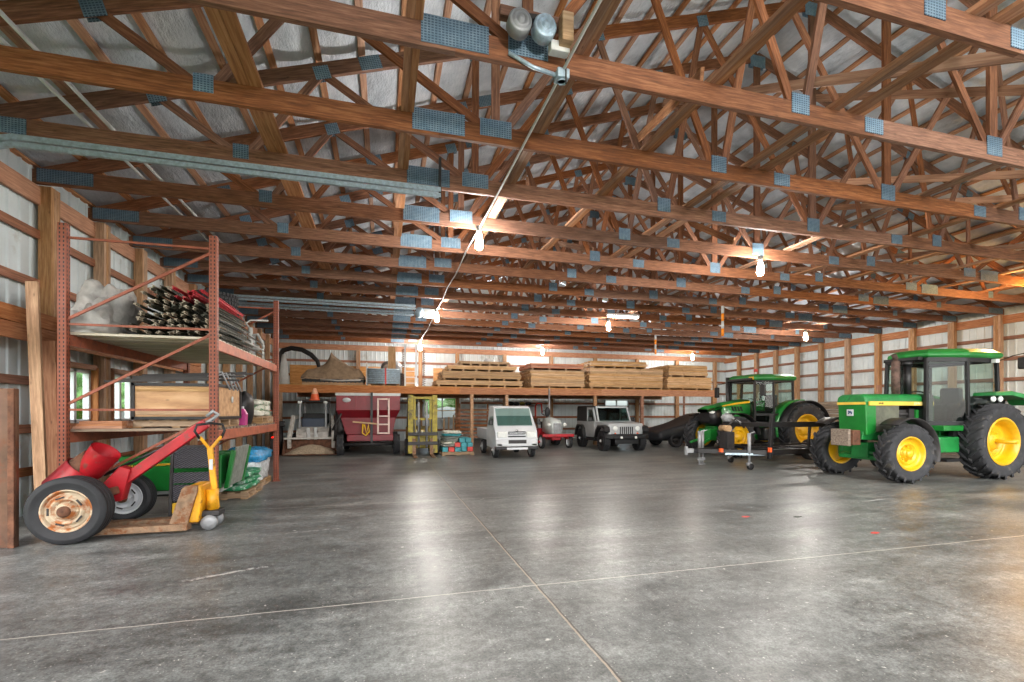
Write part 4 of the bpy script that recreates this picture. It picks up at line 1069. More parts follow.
# ------------------------------------------------------------------ forklift
fk = thing('forklift','olive-yellow mast forklift with lowered forks beside the red wagon','forklift',(1.32,16.9,0))
for s in (-1,1):
    MB().bb(s*.42-.09,s*.42+.09,-.10,.06,.1,2.15).build('mast_rail', M['lift_yellow'], fk, bevel=.01)
    MB().bb(s*.28-.04,s*.28+.04,-.04,.06,.15,2.1).build('inner_rail', M['lift_yellow'], fk)
    MB().prism([(-1.0,.02),(-.08,.02),(-.08,.62),(-.13,.62),(-.14,.08),(-1.0,.04)],'x',s*.30-.06,s*.30+.06).build('fork', M['fork'], fk, bevel=.004)
    wheel(fk,(s*.5,.35,.3),.3,.2,.16,s,M['rubber'],M['lift_yellow'],ax='x'); wheel(fk,(s*.45,1.75,.25),.25,.18,.13,s,M['rubber'],M['lift_yellow'],ax='x')
    MB().tube([(s*.14,-.03,.3),(s*.14,-.03,1.9)],.04,10).build('lift_cylinder', M['grey_steel'], fk)
for z in (.45,.78): MB().bb(-.52,.52,-.16,-.09,z-.06,z+.06).build('carriage_bar', M['dark'], fk, bevel=.01)
for z in (1.3,2.05): MB().bb(-.46,.46,-.02,.06,z-.04,z+.04).build('mast_crossbar', M['lift_yellow'], fk)
for x in (-.3,-.1,.1,.3): MB().bb(x-.02,x+.02,-.13,-.09,.8,1.3).build('backrest_bar', M['dark'], fk)
MB().loft([[(-.5,.2,.25),(.5,.2,.25),(.5,2.0,.25),(-.5,2.0,.25)],[(-.5,.25,.8),(.5,.25,.8),(.5,2.05,1.0),(-.5,2.05,1.0)]]).build('body', M['lift_yellow'], fk, bevel=.05)
for s in (-1,1): MB().bar((s*.45,.3,.8),(s*.42,.5,2.05),.06,.06).build('guard_post', M['dark'], fk); MB().bar((s*.45,1.7,.95),(s*.42,1.5,2.05),.06,.06).build('guard_post', M['dark'], fk)
MB().bb(-.46,.46,.45,1.55,2.03,2.09).build('overhead_guard', M['dark'], fk)
# ------------------------------------------------------------------ painted timbers on a pallet
pallet((2.56,17.25,0),1.15,1.1,'wooden pallet on the floor beneath the painted timber blocks')
random.seed(4); zz = .132; cols = ['sky_blue','coral','sky_blue','sky_blue','coral']
for r_ in range(3):
    for c_ in range((5,3,2)[r_]):
        w_ = .2; x = 2.56-.46+.225*c_+(0,.45,.62)[r_]
        mat = M[cols[(c_+r_)%5]]
        tc = 'teal' if mat is M['sky_blue'] else 'coral red' if mat is M['coral'] else 'bare grey'
        o = MB().bb(-w_/2,w_/2,-.5,.5,0,.16).build('timber_block', mat, loc=(x,17.22+.04*r_,zz+.163*r_), bevel=.01)
        tag(o, f"{tc} painted timber block, {('bottom','middle','top')[r_]} row, {ORD[c_]} from the forklift", 'timber', 'painted timber blocks')
for i in range(6):
    o = MB().blob((0,0,0),(.28 if i < 3 else .34,.46,.05),70+i,.25,2,22,10,.5,flat=-.045).build('paper_sack', M[('bag_grey','bag_white','bag_grey','bag_grey','sky_blue','bag_white')[i]], loc=(2.25+.03*i,17.25,zz+.163+.05+.095*i))
    tag(o, f"flat {('grey','white','grey','grey','teal','white')[i]} sack, {ORD[i]} from the bottom of the sacks on the painted timbers", 'sack', 'sacks on the painted timbers')
# lumber shelf rack against the back wall
ls = thing('lumber_rack','wall rack of orange boards standing behind the white mini truck','lumber rack',(4.55,24.4,0))
for x in (-.75,.75): board('rack_post',(x,0,0),(x,0,2.0),.09,.09,M['header'],ls)
for i in range(8): z = .25+.2*i; board('rack_board',(-1.0,-.06-.02*(i%2),z),(1.0,-.06,z),.2,.11,M['header'],ls)
for i in range(3): board('stub',(-1.6+.25*i,-.1,.0),(-1.55+.25*i,0,1.2+.1*i),.05,.08,M['lumber'],ls)
board('cross_shelf',(-1.9,-.05,1.62),(1.0,-.05,1.62),.25,.04,M['lumber'],ls)
wsf = thing('wall_shelf','tool shelf fixed on the back wall behind the grey and red tractor','shelf',(7.4,25.5,1.9))
MB().bb(-.8,.8,-.2,.2,-.02,.02).build('shelf_board', M['girt'], wsf)
for i,(x,m_) in enumerate(((-.5,'dark'),(-.2,'dark'),(.15,'lift_yellow'),(.5,'dark'))):
    o = MB().blob((0,0,.1),(.16,.12,.1),i+90,.2,2,16,10,.7).build('tool_can', M[m_], loc=(7.4+x,25.5,1.922)); tag(o, f"{'olive' if i == 2 else 'dark'} tool tin on the wall shelf, {ORD[i]} from the lumber rack", 'tin', 'tins on the wall shelf')
hr = thing('red_rail','rusty red bent frame hanging on the back wall under the tool shelf','frame',(8.3,25.4,0))
MB().tube([(0,0,.5),(0,0,1.9),(.1,0,2.05),(.35,0,2.0),(.4,0,1.5)],.05,8).build('bent_tube', M['coral'], hr); MB().bb(-.12,.12,-.05,.05,.45,1.2).build('plate', M['rust'], hr)
# yellow boom machine
yb = thing('yellow_boom','yellow steel boom of an implement behind the grey and red tractor','implement',(6.1,22.2,0))
MB().bar((-.7,0,1.45),(.75,0,1.5),.2,.26).build('boom', M['lift_yellow'], yb, bevel=.02); MB().bb(-.15,.2,-.2,.3,0,1.4).build('mast', M['dark'], yb, bevel=.02)
# ------------------------------------------------------------------ white mini truck (faces -Y)
def car_z(poly): return poly
kt = thing('mini_truck','white cab-over mini pickup truck facing out','truck',(4.28,15.1,0))
cb = MB()
# side profile (y,z) front at y=0
def sec(x, ins):
    pr = [(.02,.30),(-.02,.55),(.02,.86),(.22,1.06),(.62,1.70),(.78,1.76),(1.28,1.76),(1.36,1.68),(1.40,.95),(1.40,.34)]
    return [(x*(1 if z < 1.06 else 1-ins*(z-1.06)/.7),y,z) for y,z in pr]
cb.loft([sec(-.73,.13),sec(-.70,.13),sec(.70,.13),sec(.73,.13)])
cb.build('cab', M['white'], kt, bevel=.03)
ws = MB(); ws.prism([(.225,1.09),(.605,1.66),(.595,1.675),(.21,1.10)],'x',-.61,.61); ws.build('windscreen', M['carglass'], kt)
for s in (-1,1):
    w_ = MB(); w_.prism([(.42,1.10),(.72,1.62),(1.20,1.62),(1.24,1.10)],'x',s*.70,s*.712 if s > 0 else s*.712); 
    w_.v = [(p[0]-s*.115*max(0,(p[2]-1.1)/.56)+s*.012,p[1],p[2]) for p in w_.v]; w_.build('side_window', M['carglass'], kt)
    MB().bb(s*.50-.17,s*.50+.17,-.045,.10,.70,.90).build('headlamp', M['lens'], kt, bevel=.03)
    MB().bb(s*.84-.06,s*.84+.06,.18,.26,1.12,1.30).build('mirror', M['black'], kt, bevel=.02)
    MB().bb(s*.60-.09,s*.60+.09,-.05,.05,.42,.50).build('fog_lamp', M['lens'], kt, bevel=.01)
    for y in (.42,2.35): wheel(kt,(s*.64,y,.27),.27,.15,.17,s,M['rubber_clean'],M['silver'],0,0,.25,ax='x')
    MB().bb(s*.71-.015,s*.71+.015,1.46,3.25,.62,.95).build('bed_side', M['white'], kt, bevel=.008)
MB().bb(-.30,.30,-.035,.02,.80,.90).build('grille', M['black'], kt, bevel=.01); MB().bb(-.28,.28,-.04,.0,.84,.86).build('grille_bar', M['chrome'], kt)
MB().bb(-.30,.30,-.04,.02,.71,.76).build('grille', M['black'], kt)
MB().bb(-.74,.74,-.07,.12,.30,.40).build('bumper', M['black'], kt, bevel=.02); MB().bb(-.72,.72,-.05,.1,.40,.66).build('bumper_cover', M['white'], kt, bevel=.03)
MB().bb(-.30,.32,-.06,.0,.50,.62).build('lower_grille', M['dark'], kt)
MB().bb(-.36,.36,-.085,-.06,.30,.37).build('plate_bar', M['white'], kt)
MB().bb(-.70,.70,1.46,3.25,.55,.64).build('bed_floor', M['white'], kt, bevel=.01); MB().bb(-.72,.72,3.22,3.26,.6,.95).build('tailgate', M['white'], kt)
MB().bb(-.70,.70,1.42,1.47,.6,1.05).build('headboard', M['white'], kt); MB().bb(-.45,.45,.2,3.1,.28,.5).build('chassis', M['black'], kt)
for s in (-.04,): MB().lathe([(0,0),(0,.04),(.01,.04),(.01,0)],(0,-.012,.935),'y',12).build('front_badge', M['chrome'], kt)
mb = MB()
for s in (-.32,.34): mb.lathe([(-.1,0),(-.1,.22),(.08,.24),(.5,.22),(.56,.12),(.56,0)],(s,.95,.7),'z',14)
mb.build('seat', M['dark'], kt)
MB().lathe([(-.012,.17),(.012,.17),(.012,.15),(-.012,.15),(-.012,.17)],(.34,.52,1.08),'y',20).build('steering_wheel', M['black'], kt)
# ------------------------------------------------------------------ small grey and red tractor (faces -Y)
st = thing('vintage_tractor','small vintage grey and red tractor with white-rimmed narrow front wheels','tractor',(7.08,20.7,0))
gm = paint('old_tractor_grey',(200,208,206),.4,0,.08,3,coat=.2)
hd = MB()
def hsec(y,w,z0,z1): return [(-w,y,z0),(w,y,z0),(w,y,z1-.14),(w*.7,y,z1-.03),(0,y,z1),(-w*.7,y,z1-.03),(-w,y,z1-.14)]
hd.loft([hsec(-2.02,.20,.62,1.12),hsec(-1.9,.25,.60,1.22),hsec(-1.2,.26,.62,1.32),hsec(-.75,.24,.7,1.30)],True); hd.build('hood', gm, st)
MB().bb(-.19,.19,-2.06,-2.02,.62,1.08).build('grille', M['grey_steel'], st, bevel=.02)
mb = MB()
for i in range(9): mb.bb(-.17+.0425*i-.006,-.17+.0425*i+.006,-2.075,-2.055,.64,1.05)
mb.build('grille_bars', M['chrome'], st)
for s in (-1,1):
    MB().lathe([(-.1,0),(-.1,.05),(0,.09),(.02,.09),(.02,0)],(s*.36,-1.95,1.0),'y',14).xf(Matrix.Identity(4)).build('headlamp', M['lens'], st)
    wheel(st,(s*.62,-1.78,.29),.29,.13,.2,s,M['rubber_clean'],M['white'],0,0,.2,.25,steer=.05,hubcap=M['red'],ax='x')
    wheel(st,(s*.66,0,.56),.56,.28,.36,s,M['rubber'],M['red'],16,0,.4,ax='x')
    MB().lathe([(-.15,.62),(.15,.62),(.15,.60),(-.15,.60),(-.15,.62)],(s*.66,0,.56),'x',16,.3,PI-.3).xf(Matrix.Identity(4)).build('rear_fender', gm, st)
    MB().bar((s*.6,-1.78,.4),(s*.2,-.9,.6),.05,.06).build('radius_rod', M['red'], st)
MB().bb(-.62,.62,-1.84,-1.70,.46,.56).build('front_axle', M['red'], st, bevel=.015); MB().bb(-.7,.7,-2.16,-2.08,.5,.62).build('bumper_bar', M['red'], st, bevel=.015)
MB().bb(-.2,.2,-1.9,.2,.35,.75).build('engine_block', M['red'], st, bevel=.03)
MB().bb(-.35,.35,-.5,.1,.4,.8).build('rear_housing', M['red'], st, bevel=.03)
MB().lathe([(-.015,.2),(.015,.2),(.015,.175),(-.015,.175),(-.015,.2)],(0,0,0),'z',20).build('steering_wheel', M['black'], st, loc=(0,-.5,1.5), rot=(.6,0,0))
MB().cyl((0,-.75,1.2),(0,-.5,1.5),.025).build('steering_column', M['dark'], st)
MB().blob((0,.1,1.05),(.24,.2,.06),2,.05,2,16,8).build('seat', M['black'], st); MB().cyl((0,.05,.75),(0,.1,1.03),.04).build('seat_post', M['dark'], st)
MB().blob((.05,-.62,1.55),(.13,.12,.22),7,.1,2,16,10).build('canvas_cap', M['cover'], st); 
# ------------------------------------------------------------------ silver off-roader (faces -Y)
jp = thing('off_roader','silver two-door off-road vehicle with black hardtop and slotted grille','off-road car',(9.22,17.1,0),-.06)
bd = MB()
bd.loft([[(-.70,-.42,.60),(.70,-.42,.60),(.70,-.42,1.02),(-.70,-.42,1.02)],[(-.72,-.38,.55),(.72,-.38,.55),(.74,-.38,1.10),(-.74,-.38,1.10)],[(-.76,.72,.5),(.76,.72,.5),(.80,.72,1.18),(-.80,.72,1.18)]]); bd.build('hood', M['silver'], jp, bevel=.035)
MB().loft([[(-.79,.7,.48),(.79,.7,.48),(.80,.7,1.16),(-.80,.7,1.16)],[(-.79,3.05,.48),(.79,3.05,.48),(.80,3.05,1.16),(-.80,3.05,1.16)]]).build('tub', M['silver'], jp, bevel=.03)
mb = MB(); mb.bb(-.62,.62,-.455,-.42,.62,1.02)
mb.build('grille_panel', M['silver'], jp, bevel=.012)
for i in range(7): x = -.255+.085*i; MB().bb(x-.022,x+.022,-.47,-.45,.68,.97).build('grille_slot', M['black'], jp, bevel=.008)
for s in (-1,1):
    MB().lathe([(0,0),(.0,.10),(-.02,.095),(-.03,.06),(-.035,0)],(s*.47,-.455,.90),'y',18).build('headlamp', M['lens'], jp)
    MB().lathe([(0,0),(.0,.04),(-.02,.04),(-.02,0)],(s*.47,-.455,.70),'y',12).build('signal_lamp', M['orange'], jp)
    fl = MB()
    fl.prism([(-.52,.80),(-.46,.98),(-.2,1.02),(.25,1.02),(.5,.82),(.62,.5),(.54,.5),(.42,.76),(.2,.93),(-.2,.93),(-.4,.88),(-.46,.74)],'x',s*.70,s*.93); fl.build('front_fender', M['black'], jp, bevel=.015)
    fl = MB(); fl.prism([(1.88,.5),(1.98,.85),(2.2,1.0),(2.7,1.0),(2.92,.84),(3.02,.5),(2.94,.5),(2.82,.8),(2.64,.92),(2.24,.92),(2.08,.8),(1.97,.5)],'x',s*.74,s*.93); fl.build('rear_fender', M['black'], jp, bevel=.015)
    wheel(jp,(s*.76,0,.40),.40,.25,.215,s,M['rubber_clean'],M['black'],0,22,.3,hubcap=M['silver'],ax='x'); wheel(jp,(s*.76,2.42,.40),.40,.25,.215,s,M['rubber_clean'],M['black'],0,22,.3,hubcap=M['silver'],ax='x')
    d = MB(); d.prism([(.82,.62),(.82,1.14),(1.80,1.14),(1.80,.62)],'x',s*.80,s*.825); d.build('door', M['silver'], jp, bevel=.01)
    f = MB(); f.prism([(.80,1.14),(1.10,1.74),(1.78,1.76),(1.80,1.14),(1.72,1.14),(1.70,1.66),(1.16,1.66),(.92,1.14)],'x',s*.73,s*.79); f.build('door_frame', M['silver'], jp)
    MB().prism([(.92,1.15),(1.16,1.66),(1.70,1.66),(1.72,1.15)],'x',s*.755,s*.765).build('side_window', M['carglass'], jp)
    MB().bb(s*.95-.09,s*.95+.09,.92,1.0,1.16,1.34).build('mirror', M['black'], jp, bevel=.03)
    MB().prism([(1.80,1.14),(1.78,1.76),(3.0,1.74),(3.06,1.14)],'x',s*.74,s*.79).build('hardtop_side', M['black'], jp, bevel=.01)
    MB().lathe([(0,0),(0,.05),(-.02,.05),(-.02,0)],(s*.3,-.66,.56),'y',14).build('fog_lamp', M['lens'], jp)
    MB().bb(s*.84-.04,s*.84+.04,.7,1.75,.36,.44).build('side_step', M['black'], jp, bevel=.01)
ws = MB(); ws.prism([(.66,1.14),(.96,1.72),(.93,1.73),(.63,1.15)],'x',-.66,.66); ws.build('windscreen', M['carglass'], jp)
fr = MB()
for s in (-1,1): fr.bar((s*.70,.66,1.14),(s*.68,.97,1.75),.07,.06)
fr.bar((-.72,.97,1.75),(.72,.97,1.75),.06,.07); fr.bar((-.72,.68,1.16),(.72,.68,1.16),.06,.06); fr.build('windscreen_frame', M['silver'], jp, bevel=.01)
MB().bb(-.78,.78,.95,3.02,1.74,1.82).build('hardtop_roof', M['black'], jp, bevel=.03); MB().bb(-.76,.76,3.0,3.06,1.14,1.76).build('hardtop_back', M['black'], jp)
MB().loft([[(-.92,-.52,.50),(.92,-.52,.50),(.92,-.52,.70),(-.92,-.52,.70)],[(-.7,-.66,.5),(.7,-.66,.5),(.7,-.66,.66),(-.7,-.66,.66)]]).build('bumper', M['black'], jp, bevel=.03)
MB().bb(-.5,.5,-.5,2.9,.3,.5).build('chassis', M['black'], jp)
MB().cyl((-.7,0,.4),(.7,0,.4),.06).build('axle', M['black'], jp); MB().cyl((-.7,2.42,.4),(.7,2.42,.4),.06).build('axle', M['black'], jp)
mb = MB()
for s in (-.36,.36): mb.bb(s-.22,s+.22,1.5,1.62,.9,1.5); mb.bb(s-.22,s+.22,1.1,1.6,.85,1.0)
mb.build('seat', M['dark'], jp)
# ------------------------------------------------------------------ covered car (faces -X)
ZS = 1.14
cc = thing('covered_car','low car under a tight black fitted cover beside the off-roader','car',(13.7,18.8,0))
cv = MB(); secs = []
prof = [(-2.2,.30,.52),(-2.15,.24,.62),(-1.9,.20,.72),(-1.2,.20,.86),(-.75,.20,.98),(-.15,.20,1.27),(.3,.20,1.34),(.85,.20,1.30),(1.5,.20,1.06),(1.95,.20,.98),(2.15,.24,.86),(2.2,.32,.62)]
for i,(x,z0,z1) in enumerate(prof):
    w_ = .93*(1-.10*max(0,(abs(x)-1.4)/.8)); top = .62 if z1 > 1.0 else .74
    zs = min(z1-.08,.78)
    pts = [(-w_*.94,z0),(w_*.94,z0)]
    right = [(w_,(z0+zs)/2),(w_*.97,zs),(w_*(top+.12),zs+(z1-zs)*.62),(w_*top,z1-.03),(w_*.3,z1)]
    pts += right+[(-a,b_) for a,b_ in right[::-1]]
    secs.append([(x+.02*mnoise.noise((x*3,a*4,b_*5)),a+.015*mnoise.noise((x*4,a*4,b_*6)),b_*ZS+.012*mnoise.noise((x*7,a*7,1))) for a,b_ in pts])
cv.loft(secs,True); cv.build('fitted_cover', M['cover'], cc, sub=1)
for x in (-1.35,1.3):
    for s in (-1,1): wheel(cc,(x,s*.78,.32),.32,.22,.22,s,M['rubber_clean'],M['dark'])
# ------------------------------------------------------------------ older green tractor (local x forward, faces world -X)
def hoodsec(x, w, z0, z1, r=.12):
    return [(x,-w,z0),(x,w,z0),(x,w,z1-r),(x,w*.93,z1-r*.35),(x,w*.72,z1),(x,-w*.72,z1),(x,-w*.93,z1-r*.35),(x,-w,z1-r)]
def glassbox(parent, quads, t, mat='glass'):
    for i,(name,q) in enumerate(quads):
        mb = MB(); c = [V(p) for p in q]; n = (c[1]-c[0]).cross(c[2]-c[0]).normalized()*t
        mb.add([tuple(p) for p in c]+[tuple(p+n) for p in c],[(3,2,1,0),(4,5,6,7),(0,1,5,4),(1,2,6,5),(2,3,7,6),(3,0,4,7)])
        mb.build(name, M[mat], parent)
ta = thing('farm_tractor','older green tractor with yellow wheels parked at the end of the row by the wall','tractor',(13.64,8.45,0),PI)
hd = MB(); hd.loft([hoodsec(3.20,.335,1.76,1.93,.1),hoodsec(3.13,.35,1.76,1.96,.1),hoodsec(1.15,.37,1.78,1.97,.1)],False)
hd.build('hood', M['jd_old'], ta, bevel=.012)
MB().loft([[(3.14,-.33,1.02),(3.14,.33,1.02),(3.19,.335,1.76),(3.19,-.335,1.76)],[(2.88,-.35,1.08),(2.88,.35,1.08),(2.88,.35,1.76),(2.88,-.35,1.76)]]).build('nose_grille', M['jd_green'], ta, bevel=.02)
MB().bb(2.18,2.88,-.34,.34,1.10,1.76).build('side_screen', paint('radiator_screen',(96,98,84),.7,0,.14,5,dirt=(70,60,46),dirt_amt=.15), ta, bevel=.01)
mb = MB(); mb.bb(1.2,2.2,-.22,.22,.85,1.6); mb.cyl((1.5,.22,1.3),(1.5,.30,1.3),.12); mb.cyl((1.9,.2,1.05),(1.9,.32,1.05),.10); mb.cyl((1.35,.2,1.5),(2.15,.24,1.5),.04); mb.bb(1.62,1.78,.2,.28,1.35,1.62)
mb.build('engine_block', M['dark'], ta)
MB().bb(1.12,1.34,-.36,.36,1.1,1.8).build('cowl_panel', M['jd_old'], ta, bevel=.01); MB().bb(1.5,1.58,.24,.30,1.3,1.6).build('coolant_bottle', M['jd_green'], ta, bevel=.01)
sp = MB()
for s in (-1,1): sp.bb(1.14,3.12,s*.352,s*.376,1.70,1.79)
sp.bb(3.185,3.205,-.335,.335,1.72,1.78); sp.build('yellow_stripe', paint('pale_yellow_stripe',(222,192,74),.4,0,.08), ta)
text('4440',.075,M['txt_dark'],ta,(2.78,.378,1.745),(PI/2,0,PI)); text('JOHN DEERE',.075,M['txt_white'],ta,(1.55,.378,1.745),(PI/2,0,PI))
lg = MB().bb(3.185,3.20,-.10,.06,1.46,1.61).build('nose_badge', M['white'], ta, bevel=.006)
MB().prism([(y-.135,z) for y,z in ((.07,1.50),(.10,1.50),(.10,1.53),(.14,1.53),(.14,1.50),(.165,1.50),(.165,1.555),(.12,1.575),(.10,1.57),(.075,1.59),(.07,1.56),(.085,1.545))],'x',3.20,3.206).build('leaping_emblem', paint('badge_blue',(40,66,110),.4), lg)
MB().prism([(1.02,.80),(1.02,1.22),(3.15,1.12),(3.2,.92),(2.3,.88)],'y',-.26,.26).build('front_frame', M['jd_old'], ta, bevel=.02)
wt = MB(); wt.bb(3.20,3.42,-.24,.24,.80,1.14); wt.build('weight_block', M['rust'], ta, bevel=.02); MB().bb(3.42,3.49,-.26,.18,.78,1.16).build('bumper_timber', M['oldwood'], ta, bevel=.01)
mb = MB(); mb.bar((2.67,-.7,.62),(2.67,.7,.62),.16,.20); mb.bar((2.85,-.55,.50),(2.85,.55,.50),.08,.10); mb.bb(2.5,2.95,-.2,.2,.5,.85)
for s in (-1,1): mb.cyl((2.67,s*.62,.45),(2.67,s*.62,.85),.10); mb.bar((2.9,s*.2,.62),(2.75,s*.6,.55),.06,.06)
mb.build('front_axle', M['jd_old'], ta, bevel=.015)
for s in (-1,1):
    wheel(ta,(2.67,s*.80,.645),.645,.37,.36,s,M['rubber'],M['jd_yellow'],18,0,.5,.3,steer=-.10,hubcap=M['jd_yellow'])
    wheel(ta,(0,s*.86,.875),.875,.50,.53,s,M['rubber'],M['jd_yellow'],22,0,.75,.3)
    MB().cyl((0,s*.5,.875),(0,s*1.30,.875),.05,n=14).build('axle_shaft', M['jd_yellow'], ta)
    MB().lathe([(-.20,.78),(.20,.78),(.20,.755),(-.20,.755),(-.20,.78)],(2.67,s*.80,.645),'y',18,.95,PI+.25).build('front_fender', M['dark'], ta)
    fd = MB(); fd.prism([(-1.0,1.72),(-.85,1.93),(-.2,2.03),(.32,2.0),(.34,1.92),(-.2,1.93),(-.8,1.84),(-.93,1.70)],'y',s*.66,s*1.1); fd.build('rear_fender', M['jd_old'], ta, bevel=.012)
    fs = MB(); fs.prism([(.98,1.0),(.80,1.5),(.35,1.92),(-.2,1.93),(-.8,1.84),(-.5,1.2),(.5,.8)],'y',s*.56,s*.66); fs.build('fender_side', M['black'], ta)
    for x in (.25,.02): MB().lathe([(0,0),(0,.06),(.03,.075),(.05,.05),(.05,0)],(0,0,0),'y',14).build('fender_lamp', M['lens'], ta, loc=(x,s*.98 if s > 0 else -1.03,1.85))
MB().bb(-.55,.9,-.35,.35,.6,1.15).build('transmission', M['jd_old'], ta, bevel=.03)
MB().cyl((0,-.8,.875),(0,.8,.875),.13).build('rear_axle_housing', M['jd_old'], ta)
mb = MB(); mb.bb(.85,1.5,.36,.72,.62,.98); mb.build('fuel_tank_step', M['jd_old'], ta, bevel=.03)
mb = MB(); mb.bb(.82,1.45,.45,.78,1.12,1.24); mb.build('step_platform', M['jd_green'], ta, bevel=.015); MB().bb(.9,1.4,.5,.80,.42,.48).build('step', M['black'], ta)
# cab
CP = [(1.52,-.46),(1.52,.46),(.62,.74),(-.40,.74),(-.40,-.74),(.62,-.74)]
def cabring(poly, z0, z1, th, name, mat, parent, inset=0):
    mb = MB()
    for (a,b) in zip(poly,poly[1:]+poly[:1]): mb.bar((a[0],a[1],(z0+z1)/2),(b[0],b[1],(z0+z1)/2),th,z1-z0)
    return mb.build(name, mat, parent)
for (x,y) in CP: MB().bar((x,y,1.28),(x*.97,y*.95,2.80),.075,.075).build('cab_pillar', M['black'], ta, bevel=.01)
cabring(CP,1.25,1.34,.06,'sill_frame',M['black'],ta); cabring([(x*.97,y*.95) for x,y in CP],2.72,2.82,.07,'header_frame',M['black'],ta)
mb = MB(); mb.prism([(p[0],p[1]) for p in CP],'z',1.14,1.26); mb.build('cab_floor', M['black'], ta)
mb = MB(); mb.prism([(1.5,-.45),(1.5,.45),(1.35,.5),(1.35,-.5)],'z',1.26,1.95); mb.build('dashboard', M['black'], ta)
rf = MB(); RP = [(1.40,-.42),(1.46,0),(1.40,.44),(.62,.74),(-.42,.74),(-.42,-.74),(.62,-.74)]; o_ = lambda k,z: [(.5+(x-.5)*k,y*k,z) for x,y in RP]
rf.loft([o_(1.02,2.81),o_(1.08,2.87),o_(1.06,2.94),o_(.9,3.03),o_(.4,3.05)]); rf.build('cab_roof', M['jd_green'], ta, bevel=.02)
MB().bb(1.52,1.66,-.4,.4,2.76,2.84).build('roof_visor', M['black'], ta, bevel=.01)
q = []
zz0, zz1 = 1.30, 2.75
for (a,b),nm in zip(zip(CP,CP[1:]+CP[:1]),('windscreen','door_glass','side_glass','rear_glass','side_glass','door_glass')):
    q.append((nm,[(a[0],a[1],zz0),(b[0],b[1],zz0),(b[0]*.97,b[1]*.95,zz1),(a[0]*.97,a[1]*.95,zz1)]))
glassbox(ta,q,.008)
mb = MB(); mb.bb(.0,.55,-.28,.28,1.3,1.75); mb.bb(-.12,.04,-.22,.22,1.6,2.15); mb.build('driver_seat', M['black'], ta, bevel=.05)
MB().lathe([(-.012,.21),(.012,.21),(.012,.19),(-.012,.19),(-.012,.21)],(0,0,0),'z',22).build('steering_wheel', M['black'], ta, loc=(1.0,0,1.95), rot=(0,-.5,0)); MB().cyl((1.36,0,1.7),(1.0,0,1.95),.03).build('steering_column', M['black'], ta)
mb = MB(); mb.cyl((1.98,.12,1.95),(1.98,.12,2.74),.085,n=16); mb.cyl((1.98,.12,2.74),(1.98,.12,2.84),.05,n=12); mb.cyl((1.98,.12,2.80),(2.04,.12,2.90),.055,n=12); mb.build('exhaust_muffler', paint('sooty_rust',(84,66,58),.8,.1,.3,9), ta)
mb = MB(); mb.cyl((1.72,.2,1.95),(1.72,.2,2.68),.075,n=16); mb.cyl((1.72,.2,2.64),(1.72,.2,2.74),.10,n=16); mb.build('air_stack', M['black'], ta)
mb = MB(); mb.tube([(-.38,.70,2.74),(-.5,.95,2.86),(-.55,1.12,2.9),(-.55,1.14,2.8)],.012,6); mb.build('mirror_arm', M['black'], ta)
MB().bb(-.62,-.50,1.02,1.28,2.54,2.82).build('mirror', M['dark'], ta, bevel=.03)
for s in (-1,1): MB().bb(-.25,-.12,s*.80-.05,s*.80+.05,2.70,2.79).build('work_lamp', M['lens'], ta, bevel=.01); 
MB().bb(1.42,1.52,-.3,-.1,2.72,2.79).build('work_lamp', M['lens'], ta)
MB().bb(.75,1.0,-.1,.1,3.05,3.08).build('roof_plate', M['coral'], ta)
# ------------------------------------------------------------------ newer green tractor
tb = thing('farm_tractor','newer green tractor with sloped hood and black grille standing behind the black trailer','tractor',(14.4,14.4,0),PI)
hs_ = MB()
def nh(x,w,z0,z1): return [(x,-w,z0),(x,w,z0),(x,w*1.02,(z0+z1)/2),(x,w,z1-.16),(x,w*.78,z1-.04),(x,w*.3,z1),(x,-w*.3,z1),(x,-w*.78,z1-.04),(x,-w,z1-.16),(x,-w*1.02,(z0+z1)/2)]
hs_.loft([nh(2.95,.40,1.02,1.83),nh(2.4,.42,1.0,1.93),nh(1.78,.44,1.0,2.02)],True); hs_.build('hood', M['jd_green'], tb)
ns = MB(); ns.loft([nh(2.95,.40,1.02,1.70),nh(3.22,.37,1.12,1.66),nh(3.36,.28,1.22,1.58)],True); ns.build('nose_grille', M['black'], tb)
MB().loft([nh(2.93,.41,1.66,1.84),nh(3.22,.38,1.62,1.78),nh(3.42,.28,1.60,1.70)],True).build('hood_lip', M['jd_green'], tb)
